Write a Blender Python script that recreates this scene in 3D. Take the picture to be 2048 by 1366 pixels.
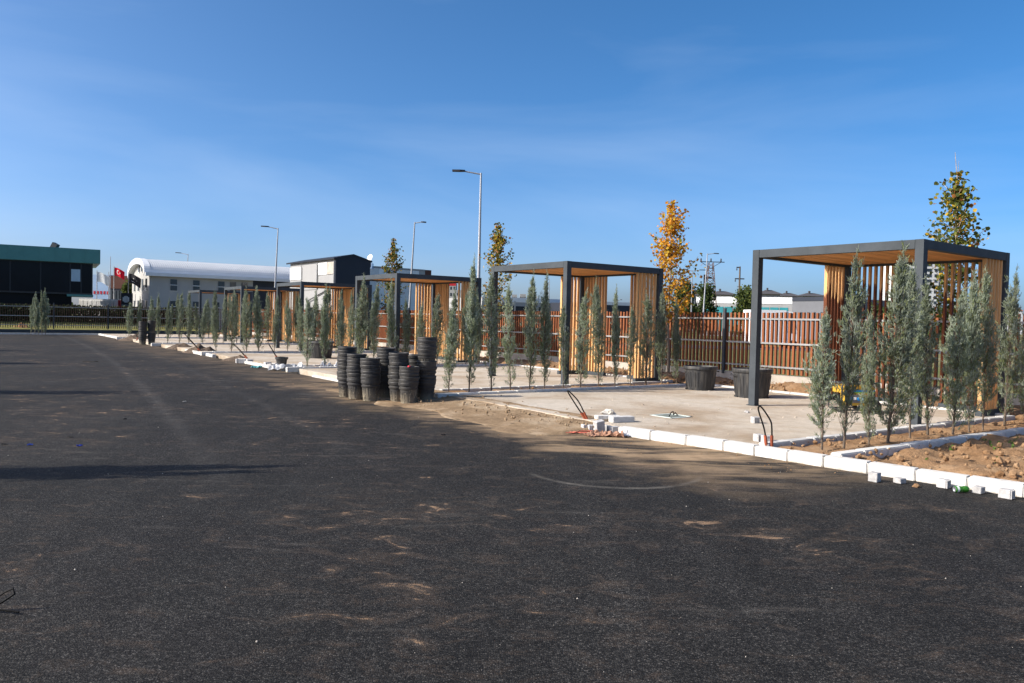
import bpy, bmesh, math, random
import numpy as np
from mathutils import Vector, Matrix, noise
R = math.radians
for o in list(bpy.data.objects): bpy.data.objects.remove(o)
scene = bpy.context.scene
COL = scene.collection
random.seed(7)

# ------------------------------------------------------------------ camera
FPX, PIT, ROLL, CAMH = 1594.0, R(1.5415), R(1.307), 1.5466
cam_d = bpy.data.cameras.new('camera'); cam = bpy.data.objects.new('camera', cam_d); COL.objects.link(cam)
cam_d.sensor_width = 36.0; cam_d.lens = FPX / 2048 * 36.0
cam_d.clip_start = 0.1; cam_d.clip_end = 6000
_r0 = Vector((1, 0, 0)); _u0 = Vector((0, math.sin(PIT), math.cos(PIT))); _fw = Vector((0, math.cos(PIT), -math.sin(PIT)))
_r = _r0 * math.cos(ROLL) + _u0 * math.sin(ROLL); _u = _u0 * math.cos(ROLL) - _r0 * math.sin(ROLL)
M = Matrix((_r, _u, -_fw)).transposed().to_4x4(); M.translation = (0, 0, CAMH)
cam.matrix_world = M
scene.camera = cam
scene.render.resolution_x = 1024; scene.render.resolution_y = 683

# ------------------------------------------------------------------ sky and sun
SUN_AZ, SUN_EL = R(-105), R(33)
world = bpy.data.worlds.new('World'); scene.world = world; world.use_nodes = True
nt = world.node_tree; nt.nodes.clear()
wo = nt.nodes.new('ShaderNodeOutputWorld'); bg = nt.nodes.new('ShaderNodeBackground')
sky = nt.nodes.new('ShaderNodeTexSky'); sky.sky_type = 'NISHITA'; sky.sun_disc = False
sky.sun_elevation = SUN_EL; sky.sun_rotation = SUN_AZ % (2 * math.pi)
sky.altitude = 0; sky.air_density = 0.5; sky.dust_density = 2.4; sky.ozone_density = 3.0
# thin high cirrus, the same all round the sky
tc = nt.nodes.new('ShaderNodeTexCoord'); mp = nt.nodes.new('ShaderNodeMapping'); mp.inputs['Scale'].default_value = (1.2, 1.2, 5.5)
mp.inputs['Rotation'].default_value = (R(12), R(14), 0)
nz = nt.nodes.new('ShaderNodeTexNoise'); nz.inputs['Scale'].default_value = 1.3; nz.inputs['Detail'].default_value = 7; nz.inputs['Roughness'].default_value = 0.5
nz.inputs['Distortion'].default_value = 0.5
rp = nt.nodes.new('ShaderNodeValToRGB'); rp.color_ramp.elements[0].position = 0.46; rp.color_ramp.elements[1].position = 0.88
rp.color_ramp.elements[1].color = (0.20, 0.20, 0.20, 1)
mx = nt.nodes.new('ShaderNodeMixRGB'); mx.inputs['Color2'].default_value = (4.6, 5.2, 6.0, 1)
nt.links.new(tc.outputs['Generated'], mp.inputs['Vector']); nt.links.new(mp.outputs['Vector'], nz.inputs['Vector'])
nt.links.new(nz.outputs['Fac'], rp.inputs['Fac']); nt.links.new(rp.outputs['Color'], mx.inputs['Fac'])
hs = nt.nodes.new('ShaderNodeHueSaturation'); hs.inputs['Saturation'].default_value = 1.28; hs.inputs['Hue'].default_value = 0.494; hs.inputs['Value'].default_value = 1.15; nt.links.new(sky.outputs['Color'], hs.inputs['Color']); nt.links.new(hs.outputs['Color'], mx.inputs['Color1']); nt.links.new(mx.outputs['Color'], bg.inputs['Color'])
bg.inputs['Strength'].default_value = 0.148
nt.links.new(bg.outputs['Background'], wo.inputs['Surface'])
sl = bpy.data.lights.new('sun', 'SUN'); sl.energy = 5.0; sl.angle = R(0.53); sl.color = (1.0, 0.93, 0.82)
sun = bpy.data.objects.new('sun', sl); COL.objects.link(sun)
sd = Vector((math.sin(SUN_AZ) * math.cos(SUN_EL), math.cos(SUN_AZ) * math.cos(SUN_EL), math.sin(SUN_EL)))
sun.rotation_euler = sd.to_track_quat('Z', 'Y').to_euler(); sun.location = (-20, -5, 20)
scene.view_settings.view_transform = 'Standard'; scene.view_settings.look = 'None'
scene.view_settings.exposure = 0.5; scene.view_settings.gamma = 1.0

# ------------------------------------------------------------------ site frame: u runs along the row of bays, v from the road to the fence
TH = R(-35.3); RZ = -TH
UX, UY = math.sin(TH), math.cos(TH); VX, VY = math.cos(TH), -math.sin(TH)
OX, OY = 6.58, 12.84
def S(u, v, z=0.0): return Vector((OX + u * UX + v * VX, OY + u * UY + v * VY, z))
def ray(px, py):
    a, b = px - 1024, py - 683
    c, s = math.cos(ROLL), math.sin(ROLL); uu = c * a + s * b; vv = -s * a + c * b
    X, Z = uu / FPX, -vv / FPX
    c, s = math.cos(PIT), math.sin(PIT)
    return Vector((X, c + s * Z, -s + c * Z))
def G(px, py, z=0.0):
    r = ray(px, py); return r * ((z - CAMH) / r.z) + Vector((0, 0, CAMH))
def A(px, py, Y):
    r = ray(px, py); return r * (Y / r.y) + Vector((0, 0, CAMH))
ROAD = -0.10

# ------------------------------------------------------------------ mesh helpers
class MB:
    def __init__(s): s.v = []; s.f = []; s.m = []
    def add(s, vs, fs, mi=0):
        b = len(s.v); s.v += [tuple(p) for p in vs]; s.f += [tuple(b + i for i in f) for f in fs]; s.m += [mi] * len(fs); return s
    def box(s, x0, x1, y0, y1, z0, z1, mi=0):
        return s.add([(x0, y0, z0), (x1, y0, z0), (x1, y1, z0), (x0, y1, z0), (x0, y0, z1), (x1, y0, z1), (x1, y1, z1), (x0, y1, z1)],
                     [(0, 3, 2, 1), (4, 5, 6, 7), (0, 1, 5, 4), (1, 2, 6, 5), (2, 3, 7, 6), (3, 0, 4, 7)], mi)
    def tbox(s, mat, sx, sy, sz, mi=0):
        h = [(-sx/2, -sy/2, -sz/2), (sx/2, -sy/2, -sz/2), (sx/2, sy/2, -sz/2), (-sx/2, sy/2, -sz/2), (-sx/2, -sy/2, sz/2), (sx/2, -sy/2, sz/2), (sx/2, sy/2, sz/2), (-sx/2, sy/2, sz/2)]
        return s.add([mat @ Vector(p) for p in h], [(0, 3, 2, 1), (4, 5, 6, 7), (0, 1, 5, 4), (1, 2, 6, 5), (2, 3, 7, 6), (3, 0, 4, 7)], mi)
    def prism(s, poly, z0, z1, mi=0):
        n = len(poly); vs = [(x, y, z0) for x, y in poly] + [(x, y, z1) for x, y in poly]
        fs = [tuple(range(n - 1, -1, -1)), tuple(range(n, 2 * n))] + [(i, (i + 1) % n, n + (i + 1) % n, n + i) for i in range(n)]
        return s.add(vs, fs, mi)
    def path(s, pts, rad, n=6, mi=0):
        pts = [Vector(p) for p in pts]; rr = rad if isinstance(rad, (list, tuple)) else [rad] * len(pts)
        b = len(s.v); vs = []
        for i, p in enumerate(pts):
            d = (pts[min(i + 1, len(pts) - 1)] - pts[max(i - 1, 0)]).normalized()
            a = d.orthogonal().normalized() if i == 0 else (pa - d * pa.dot(d)).normalized()
            pa = a; c = d.cross(a)
            vs += [p + (a * math.cos(2 * math.pi * k / n) + c * math.sin(2 * math.pi * k / n)) * rr[i] for k in range(n)]
        fs = [(i * n + k, i * n + (k + 1) % n, (i + 1) * n + (k + 1) % n, (i + 1) * n + k) for i in range(len(pts) - 1) for k in range(n)]
        fs += [tuple(range(n - 1, -1, -1)), tuple((len(pts) - 1) * n + k for k in range(n))]
        return s.add(vs, fs, mi)
    def lathe(s, prof, n=24, c=(0, 0, 0), mi=0, ph=0):
        vs = []; fs = []
        for r, z in prof: vs += [(c[0] + r * math.cos(2 * math.pi * k / n + ph), c[1] + r * math.sin(2 * math.pi * k / n + ph), c[2] + z) for k in range(n)]
        for i in range(len(prof) - 1): fs += [(i * n + k, i * n + (k + 1) % n, (i + 1) * n + (k + 1) % n, (i + 1) * n + k) for k in range(n)]
        return s.add(vs, fs, mi)
    def mesh(s, name, mats, smooth=None):
        me = bpy.data.meshes.new(name); me.from_pydata(s.v, [], s.f); me.update()
        for m in (mats if isinstance(mats, (list, tuple)) else [mats]): me.materials.append(m)
        me.polygons.foreach_set('material_index', s.m)
        if smooth is not None:
            me.polygons.foreach_set('use_smooth', [True] * len(me.polygons)); me.set_sharp_from_angle(angle=R(smooth))
        return me
def npmesh(name, verts, quads, mats, mi=None):
    me = bpy.data.meshes.new(name); nq, k = quads.shape
    me.vertices.add(len(verts)); me.vertices.foreach_set('co', verts.astype(np.float32).ravel())
    me.loops.add(nq * k); me.loops.foreach_set('vertex_index', quads.astype(np.int32).ravel())
    me.polygons.add(nq); me.polygons.foreach_set('loop_start', np.arange(0, nq * k, k, dtype=np.int32))
    for m in (mats if isinstance(mats, (list, tuple)) else [mats]): me.materials.append(m)
    if mi is not None: me.polygons.foreach_set('material_index', mi.astype(np.int32))
    me.update(calc_edges=True); me.validate(); return me
def link(name, data, parent=None, loc=(0, 0, 0), rot=(0, 0, 0), scale=None):
    o = bpy.data.objects.new(name, data); COL.objects.link(o)
    if parent is not None: o.parent = parent
    o.location = loc; o.rotation_euler = rot if isinstance(rot, (tuple, list)) else (0, 0, rot)
    if scale is not None: o.scale = scale if isinstance(scale, (tuple, list)) else (scale,) * 3
    return o
def tag(o, label, cat, group=None):
    o['label'] = label; o['category'] = cat
    if group: o['group'] = group
    return o
def thing(name, label, cat, loc=(0, 0, 0), rz=0.0, group=None):
    o = link(name, None, None, loc, (0, 0, rz)); o.empty_display_size = 0.2; return tag(o, label, cat, group)
def struct(o, kind='structure'): o['kind'] = kind; return o
ORD = ['first', 'second', 'third', 'fourth', 'fifth', 'sixth', 'seventh', 'eighth', 'ninth', 'tenth', 'eleventh', 'twelfth', 'thirteenth', 'fourteenth', 'fifteenth', 'sixteenth', 'seventeenth']

# ------------------------------------------------------------------ material helpers
class NT:
    def __init__(s, name):
        s.mat = bpy.data.materials.new(name); s.mat.use_nodes = True; s.t = s.mat.node_tree; s.t.nodes.clear()
        s.out = s.n('ShaderNodeOutputMaterial'); s.p = s.n('ShaderNodeBsdfPrincipled'); s.l(s.p.outputs[0], s.out.inputs['Surface'])
    def n(s, t): return s.t.nodes.new(t)
    def l(s, a, b): s.t.links.new(a, b)
    def math(s, op, a, b=None, clamp=False):
        m = s.n('ShaderNodeMath'); m.operation = op; m.use_clamp = clamp
        for i, x in enumerate((a, b)):
            if x is None: continue
            if isinstance(x, (int, float)): m.inputs[i].default_value = x
            else: s.l(x, m.inputs[i])
        return m.outputs[0]
    def noise(s, vec, scale, detail=4, rough=0.55, dist=0.0):
        n = s.n('ShaderNodeTexNoise'); n.inputs['Scale'].default_value = scale; n.inputs['Detail'].default_value = detail
        n.inputs['Roughness'].default_value = rough; n.inputs['Distortion'].default_value = dist; s.l(vec, n.inputs['Vector']); return n.outputs['Fac']
    def voro(s, vec, scale, out='Distance', feat='F1'):
        n = s.n('ShaderNodeTexVoronoi'); n.feature = feat; n.inputs['Scale'].default_value = scale; s.l(vec, n.inputs['Vector']); return n.outputs[out]
    def ramp(s, fac, stops):
        r = s.n('ShaderNodeValToRGB'); e = r.color_ramp.elements
        while len(e) < len(stops): e.new(0.5)
        for k, (p, c) in enumerate(stops):
            e[k].position = p; e[k].color = (*(c if isinstance(c, (tuple, list)) else (c, c, c)), 1)
        s.l(fac, r.inputs['Fac']); return r.outputs['Color']
    def mix(s, fac, a, b, mode='MIX'):
        m = s.n('ShaderNodeMixRGB'); m.blend_type = mode
        for i, x in zip(('Fac', 'Color1', 'Color2'), (fac, a, b)):
            if isinstance(x, (int, float)): m.inputs[i].default_value = x if i == 'Fac' else (x, x, x, 1)
            elif isinstance(x, (tuple, list)): m.inputs[i].default_value = (*x, 1)
            else: s.l(x, m.inputs[i])
        return m.outputs['Color']
    def objco(s):
        t = s.n('ShaderNodeTexCoord'); oi = s.n('ShaderNodeObjectInfo'); a = s.n('ShaderNodeVectorMath'); a.operation = 'ADD'
        m = s.math('MULTIPLY', oi.outputs['Random'], 37.0); s.l(t.outputs['Object'], a.inputs[0]); s.l(m, a.inputs[1])
        s.oi = oi; s.raw = t.outputs['Object']; return a.outputs[0]
    def pos(s): g = s.n('ShaderNodeNewGeometry'); return g.outputs['Position']
    def map(s, vec, sc=(1, 1, 1), rot=(0, 0, 0)):
        m = s.n('ShaderNodeMapping'); m.inputs['Scale'].default_value = sc; m.inputs['Rotation'].default_value = rot; s.l(vec, m.inputs['Vector']); return m.outputs[0]
    def xyz(s, vec): x = s.n('ShaderNodeSeparateXYZ'); s.l(vec, x.inputs[0]); return x.outputs
    def bump(s, h, strength=0.3, dist=0.01):
        b = s.n('ShaderNodeBump'); b.inputs['Strength'].default_value = strength; b.inputs['Distance'].default_value = dist
        s.l(h, b.inputs['Height']); s.l(b.outputs[0], s.p.inputs['Normal'])
    def fin(s, col, rough=0.8, metal=0.0, spec=0.3):
        if isinstance(col, (tuple, list)): s.p.inputs['Base Color'].default_value = (*col, 1)
        else: s.l(col, s.p.inputs['Base Color'])
        if isinstance(rough, (int, float)): s.p.inputs['Roughness'].default_value = rough
        else: s.l(rough, s.p.inputs['Roughness'])
        s.p.inputs['Metallic'].default_value = metal; s.p.inputs['Specular IOR Level'].default_value = spec
        return s.mat
def mat(name, base, rough=0.75, var=0.18, scale=6, bump=0.0, bscale=60, metal=0.0, spec=0.3, rnd=0.15):
    t = NT(name); co = t.objco(); f = t.noise(co, scale, 6, 0.6)
    c = t.ramp(f, [(0.3, tuple(x * (1 - var) for x in base)), (0.7, tuple(min(1, x * (1 + var)) for x in base))])
    if rnd:
        k = t.math('ADD', t.math('MULTIPLY', t.oi.outputs['Random'], 2 * rnd), 1 - rnd); c = t.mix(1.0, c, k, 'MULTIPLY')
    if bump: t.bump(t.noise(co, bscale, 5), bump, 0.01)
    return t.fin(c, rough, metal, spec)
def wood(name, base, grain_axis, stained=False):
    t = NT(name); co = t.objco(); sc = [26, 26, 26]; sc[grain_axis] = 1.3
    f = t.noise(t.map(co, sc), 1.0, 6, 0.65, 0.6); kn = t.noise(t.map(co, [5 if i != grain_axis else 1.6 for i in range(3)]), 1.0, 2)
    c = t.ramp(f, [(0.25, tuple(x * 0.66 for x in base)), (0.5, base), (0.75, tuple(min(1, x * 1.22) for x in base))])
    c = t.mix(t.ramp(kn, [(0.66, 0.0), (0.74, 0.55)]), c, tuple(x * 0.35 for x in base))
    k = t.math('ADD', t.math('MULTIPLY', t.oi.outputs['Random'], 0.36), 0.80); c = t.mix(1.0, c, k, 'MULTIPLY')
    rgh = 0.7
    if stained:   # brushed stain up to an uneven height, given per slat
        cs = t.n('ShaderNodeSeparateColor'); t.l(t.oi.outputs['Color'], cs.inputs[0])
        z = t.xyz(t.raw)[2]; zz = t.math('ADD', z, t.math('MULTIPLY', t.noise(t.map(co, (18, 18, 2.5)), 1.0, 3), 0.7))
        e = t.math('MULTIPLY', t.math('SUBTRACT', t.math('ADD', t.math('MULTIPLY', cs.outputs[0], 3.0), 0.35), zz), 14.0, True)
        st = t.ramp(f, [(0.25, (0.075, 0.021, 0.008)), (0.75, (0.17, 0.052, 0.017))])
        c = t.mix(e, c, st)
    t.bump(f, 0.25, 0.003)
    return t.fin(c, rgh, 0, 0.25)

m_wood_v = wood('larch_boards', (0.60, 0.295, 0.11), 0)
m_wood_z = wood('larch_slats', (0.62, 0.36, 0.155), 2)
m_wood_st = wood('larch_slats_half_stained', (0.62, 0.36, 0.155), 2, True)
m_fence = wood('stained_fence_wood', (0.23, 0.076, 0.028), 2)
m_fence_d = wood('shaded_fence_wood', (0.055, 0.030, 0.020), 2)  # end fence slats: their shade is put into this darker colour
m_steel = mat('anthracite_steel', (0.060, 0.069, 0.077), 0.55, 0.14, 3, 0.03, 30, 0.0, 0.06, 0.04)
m_rail = mat('galvanised_rail', (0.30, 0.30, 0.30), 0.45, 0.08, 5, 0, 60, 0.3, 0.5)
m_pole = mat('galvanised_pole', (0.32, 0.33, 0.35), 0.5, 0.06, 2, 0, 60, 0.3, 0.5)
m_dark = mat('dark_fitting', (0.03, 0.03, 0.035), 0.5)
m_conc = mat('concrete', (0.42, 0.38, 0.33), 0.9, 0.2, 3, 0.3, 40)
m_paver = mat('paver_concrete', (0.42, 0.41, 0.40), 0.92, 0.22, 22, 0.5, 90, 0, 0.2, 0.14)
m_cable = mat('black_cable', (0.010, 0.010, 0.010), 0.7, 0.18, 6, 0, 60, 0, 0.1)
m_conduit = mat('red_brown_conduit', (0.30, 0.075, 0.035), 0.5)
m_bark = mat('bark', (0.13, 0.10, 0.075), 0.9, 0.3, 18, 0.5, 50)
m_pale_bark = mat('pale_bark', (0.30, 0.25, 0.19), 0.9, 0.35, 14, 0.4, 40)
m_white = mat('white_paint', (0.74, 0.74, 0.73), 0.6, 0.05, 3)

# kerb paint: white, with grime near the foot and scuffs
t = NT('whitewashed_kerb'); co = t.objco(); f = t.noise(co, 7, 6, 0.7)
z = t.xyz(t.raw)[2]
gr = t.math('MULTIPLY', t.math('SUBTRACT', t.math('ADD', t.math('MULTIPLY', f, 0.06), -0.145), z), 30, True)
c = t.mix(t.ramp(f, [(0.50, 0.0), (0.70, 0.65)]), (0.60, 0.585, 0.55), (0.36, 0.32, 0.26))
c = t.mix(gr, c, (0.30, 0.24, 0.17)); t.bump(f, 0.3, 0.006); m_kerb = t.fin(c, 0.85)
# bare concrete of pads: pale sandy screed with footprints and stains
t = NT('sandy_screed'); p = t.pos(); f1 = t.noise(p, 0.55, 6, 0.6, 0.4); f2 = t.noise(p, 6, 6, 0.65); f3 = t.noise(p, 55, 3, 0.6)
c = t.ramp(f1, [(0.32, (0.34, 0.26, 0.18)), (0.52, (0.48, 0.415, 0.335)), (0.72, (0.54, 0.49, 0.42))])
c = t.mix(0.5, c, t.ramp(f2, [(0.3, 0.62), (0.7, 1.12)]), 'MULTIPLY'); c = t.mix(0.55, c, t.ramp(f3, [(0.3, 0.72), (0.7, 1.2)]), 'MULTIPLY')
pv = t.voro(t.map(p, (1, 1, 1)), 2.3); dk = t.math('MULTIPLY', t.ramp(pv, [(0.0, 1.0), (0.10, 0.0)]), t.ramp(f2, [(0.5, 0.0), (0.62, 1.0)]))
c = t.mix(dk, c, (0.27, 0.20, 0.14)); t.bump(t.mix(0.35, f2, f3), 0.75, 0.03); m_pad = t.fin(c, 0.95, 0, 0.1)
# soil
t = NT('brown_soil'); p = t.pos(); f1 = t.noise(p, 1.4, 6, 0.6); f2 = t.noise(p, 14, 6, 0.7); f3 = t.noise(p, 60, 3, 0.6)
c = t.ramp(f1, [(0.3, (0.21, 0.115, 0.055)), (0.55, (0.34, 0.21, 0.115)), (0.75, (0.42, 0.285, 0.17))])
c = t.mix(0.7, c, t.ramp(f2, [(0.3, 0.55), (0.7, 1.15)]), 'MULTIPLY'); t.bump(t.mix(0.4, f2, f3), 0.9, 0.04); m_soil = t.fin(c, 0.97, 0, 0.1)
t = NT('dark_rubbly_soil'); p = t.pos(); f2 = t.noise(p, 18, 6, 0.7)
c = t.ramp(f2, [(0.3, (0.06, 0.045, 0.033)), (0.6, (0.16, 0.12, 0.09)), (0.78, (0.30, 0.26, 0.21))]); t.bump(f2, 0.9, 0.04); m_rubble = t.fin(c, 0.97, 0, 0.1)
t = NT('dusty_soil'); p = t.pos(); f1 = t.noise(p, 1.1, 6, 0.65); f2 = t.noise(p, 16, 6, 0.7); f3 = t.noise(p, 70, 3, 0.6)
c = t.ramp(f1, [(0.32, (0.17, 0.115, 0.07)), (0.5, (0.29, 0.205, 0.125)), (0.68, (0.42, 0.33, 0.23))])
c = t.mix(0.7, c, t.ramp(f2, [(0.3, 0.55), (0.7, 1.2)]), 'MULTIPLY'); t.bump(t.mix(0.4, f2, f3), 0.9, 0.03); m_dust = t.fin(c, 0.97, 0, 0.1)
# asphalt: dark aggregate, dust drifting in from the kerb, tan splashes, pale wheel tracks
t = NT('asphalt'); p = t.pos(); x, y, zz = t.xyz(p)
f1 = t.noise(p, 0.28, 5, 0.6, 0.3); f2 = t.noise(p, 3.0, 6, 0.7); f3 = t.noise(p, 85, 2, 0.7); vo = t.voro(p, 95); vc = t.voro(p, 95, 'Color'); vb = t.xyz(vc)[0]
c = t.ramp(vb, [(0.0, (0.010, 0.0094, 0.0088)), (0.55, (0.030, 0.0288, 0.027)), (0.9, (0.060, 0.058, 0.054)), (1.0, (0.105, 0.10, 0.092))])
c = t.mix(1.0, c, t.ramp(vo, [(0.1, 1.15), (0.62, 0.35)]), 'MULTIPLY')
c = t.mix(1.0, c, t.ramp(f1, [(0.3, (0.80, 0.79, 0.80)), (0.7, (1.28, 1.25, 1.22))]), 'MULTIPLY')
c = t.mix(0.6, c, t.ramp(f2, [(0.3, 0.62), (0.72, 1.3)]), 'MULTIPLY')
vd = t.math('ADD', t.math('MULTIPLY', t.math('SUBTRACT', x, OX), VX), t.math('MULTIPLY', t.math('SUBTRACT', y, OY), VY))   # v
ud = t.math('ADD', t.math('MULTIPLY', t.math('SUBTRACT', x, OX), UX), t.math('MULTIPLY', t.math('SUBTRACT', y, OY), UY))   # u
wv = t.math('MULTIPLY', t.math('SUBTRACT', t.noise(t.map(p, (0.9, 0.9, 1), (0, 0, TH)), 0.8, 6, 0.65, 0.5), 0.5), 3.4)
near = t.math('MULTIPLY', t.math('ADD', t.math('ADD', vd, 6.9), wv), 0.75, True)
udm = t.math('MULTIPLY', t.math('ADD', ud, 2.2), 0.5, True)
near = t.math('MULTIPLY', t.math('MULTIPLY', near, udm), t.math('SUBTRACT', 1.0, t.math('MULTIPLY', t.math('MULTIPLY', t.math('SUBTRACT', ud, 10.0), 0.25, True), 0.72)))
stk = t.noise(t.map(p, (0.8, 3.2, 1), (0, 0, R(4))), 1.0, 6, 0.62, 0.4)
near = t.math('MULTIPLY', near, t.ramp(stk, [(0.40, 0.05), (0.57, 1.0)]))
c = t.mix(t.math('MULTIPLY', near, 0.92), c, t.mix(f3, (0.26, 0.175, 0.10), (0.40, 0.29, 0.18)))
sp2 = t.noise(t.map(p, (1, 1, 1)), 9, 5, 0.7)
big = t.noise(t.map(p, (0.45, 0.6, 1), (0, 0, R(20))), 1.0, 3, 0.5)
spn = t.noise(t.map(p, (2.6, 4.2, 1), (0, 0, R(6))), 1.0, 8, 0.74, 0.8)
lowm = t.math('ADD', t.math('MULTIPLY', t.ramp(big, [(0.36, 0.0), (0.62, 1.0)]), 0.105), -0.05)
spot = t.ramp(t.math('ADD', spn, lowm), [(0.65, 0.0), (0.70, 1.0)])
c = t.mix(t.math('MULTIPLY', spot, t.ramp(f3, [(0.3, 0.35), (0.6, 0.95)])), c, t.mix(sp2, (0.24, 0.14, 0.075), (0.42, 0.28, 0.17)))
hz_ = t.math('MULTIPLY', t.ramp(t.math('ADD', spn, lowm), [(0.52, 0.0), (0.72, 1.0)]), 0.28); c = t.mix(hz_, c, (0.17, 0.12, 0.085))
fln = t.noise(t.map(p, (4.5, 11.0, 1), (0, 0, R(-7))), 1.0, 6, 0.7, 0.3)
c = t.mix(t.math('MULTIPLY', t.ramp(fln, [(0.69, 0.0), (0.75, 1.0)]), 0.5), c, (0.27, 0.25, 0.22))
smg = t.noise(t.map(p, (0.35, 1.5, 1), (0, 0, R(8))), 1.0, 7, 0.72, 0.6)
c = t.mix(t.math('MULTIPLY', t.ramp(smg, [(0.60, 0.0), (0.78, 1.0)]), 0.30), c, (0.22, 0.20, 0.175))
# roller passes: long faint tone bands along the row, with a paving joint between two lanes
bands = t.noise(t.map(p, (1.9, 0.10, 1), (0, 0, -RZ)), 1.0, 4, 0.6)
c = t.mix(0.5, c, t.ramp(bands, [(0.35, 0.70), (0.65, 1.30)]), 'MULTIPLY')
for off in (-9.1, -13.0):
    jd = t.math('ABSOLUTE', t.math('ADD', t.math('SUBTRACT', vd, off), t.math('MULTIPLY', t.math('SUBTRACT', sp2, 0.5), 0.05)))
    c = t.mix(t.math('MULTIPLY', t.math('SUBTRACT', 1.0, t.math('DIVIDE', jd, 0.035), True), 0.55), c, (0.012, 0.012, 0.012))
def arc(cx, cy, rad, wid, amt, col, part=False):
    global c
    dx = t.math('SUBTRACT', x, cx); dy = t.math('SUBTRACT', y, cy)
    d = t.math('ABSOLUTE', t.math('SUBTRACT', t.math('SQRT', t.math('ADD', t.math('MULTIPLY', dx, dx), t.math('MULTIPLY', dy, dy))), rad))
    k = t.math('MULTIPLY', t.math('SUBTRACT', 1.0, t.math('DIVIDE', d, wid), True), t.ramp(f2, [(0.35, 0.15), (0.65, 1.0)]))
    if part: k = t.math('MULTIPLY', k, t.math('MULTIPLY', t.math('SUBTRACT', cy - rad * 0.25, y), 3.0, True))
    else: k = t.math('MULTIPLY', k, t.math('MULTIPLY', t.math('SUBTRACT', y, 5.5), 0.12, True))
    c = t.mix(t.math('MULTIPLY', k, amt, True), c, col)
def circ(a, b, d):
    ax, ay, bx, by, cx, cy = a.x, a.y, b.x, b.y, d.x, d.y
    D = 2 * (ax * (by - cy) + bx * (cy - ay) + cx * (ay - by))
    X = ((ax*ax+ay*ay)*(by-cy)+(bx*bx+by*by)*(cy-ay)+(cx*cx+cy*cy)*(ay-by))/D; Y = ((ax*ax+ay*ay)*(cx-bx)+(bx*bx+by*by)*(ax-cx)+(cx*cx+cy*cy)*(bx-ax))/D
    return X, Y, math.hypot(ax - X, ay - Y)
X, Y, rr = circ(G(165, 688, ROAD), G(290, 780, ROAD), G(395, 900, ROAD)); arc(X, Y, rr, 0.20, 0.20, (0.15, 0.14, 0.13))
arc(X, Y, rr + 1.7, 0.18, 0.12, (0.13, 0.122, 0.115))
X, Y, rr = circ(G(1060, 945, ROAD), G(1240, 976, ROAD), G(1400, 955, ROAD)); arc(X, Y, rr, 0.06, 0.5, (0.24, 0.22, 0.19), True)
t.bump(t.mix(0.6, vo, f3), 0.85, 0.012)
m_asph = t.fin(c, 0.85, 0, 0.16)
t = NT('rough_grass'); p = t.pos(); f1 = t.noise(p, 0.05, 5, 0.6); f2 = t.noise(p, 2.5, 6, 0.7)
c = t.ramp(f1, [(0.35, (0.10, 0.125, 0.035)), (0.5, (0.16, 0.15, 0.06)), (0.68, (0.27, 0.23, 0.13))]); c = t.mix(0.6, c, t.ramp(f2, [(0.3, 0.5), (0.7, 1.2)]), 'MULTIPLY')
m_grass = t.fin(c, 0.95, 0, 0.1)
def leafmat(name, cols, rnd=0.2, scale=5, transl=0.25):
    t = NT(name); co = t.objco(); f = t.noise(co, scale, 4, 0.7)
    n = len(cols); c = t.ramp(f, [(0.3 + 0.4 * i / (n - 1), cols[i]) for i in range(n)])
    k = t.math('ADD', t.math('MULTIPLY', t.oi.outputs['Random'], 2 * rnd), 1 - rnd); c = t.mix(1.0, c, k, 'MULTIPLY')
    t.fin(c, 0.75, 0, 0.15)
    if transl:
        tr = t.n('ShaderNodeBsdfTranslucent'); t.l(c, tr.inputs['Color']); ms = t.n('ShaderNodeMixShader'); ms.inputs[0].default_value = transl
        t.l(t.p.outputs[0], ms.inputs[1]); t.l(tr.outputs[0], ms.inputs[2]); t.l(ms.outputs[0], t.out.inputs['Surface'])
    return t.mat
m_cyp = leafmat('blue_grey_cypress_sprays', [(0.18, 0.22, 0.125), (0.245, 0.285, 0.21), (0.33, 0.365, 0.31)], 0.22, 4, 0.3)
m_cyp2 = leafmat('green_cypress_sprays', [(0.16, 0.19, 0.07), (0.22, 0.25, 0.11)], 0.12, 4, 0.3)

# ================================================================== SETTING
g = MB(); g.add([(-2500, -300, -0.22), (2500, -300, -0.22), (2500, 4000, -0.22), (-2500, 4000, -0.22)], [(0, 1, 2, 3)])
struct(link('ground', g.mesh('ground', m_grass)))
# road: everything on the road side of the kerb line, up to the end of the yard
KL = [(-12, -2.95), (-8, -3.40), (-3.2, -4.07), (-1.18, -4.38), (0.2, -4.50), (2.3, -4.88), (10.0, -4.85), (53.5, -4.6)]
def kv(u):
    for (a, b), (c2, d) in zip(KL, KL[1:]):
        if u <= c2: return b + (d - b) * (u - a) / (c2 - a)
    return KL[-1][1]
rp_ = [S(u, v + 0.06) for u, v in KL] + [S(53.5, -45), S(-30, -45), S(-30, -2.2)]
g = MB(); g.add([(p.x, p.y, ROAD) for p in rp_], [tuple(range(len(rp_) - 1, -1, -1))])
struct(link('road', g.mesh('road', m_asph)))

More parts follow.
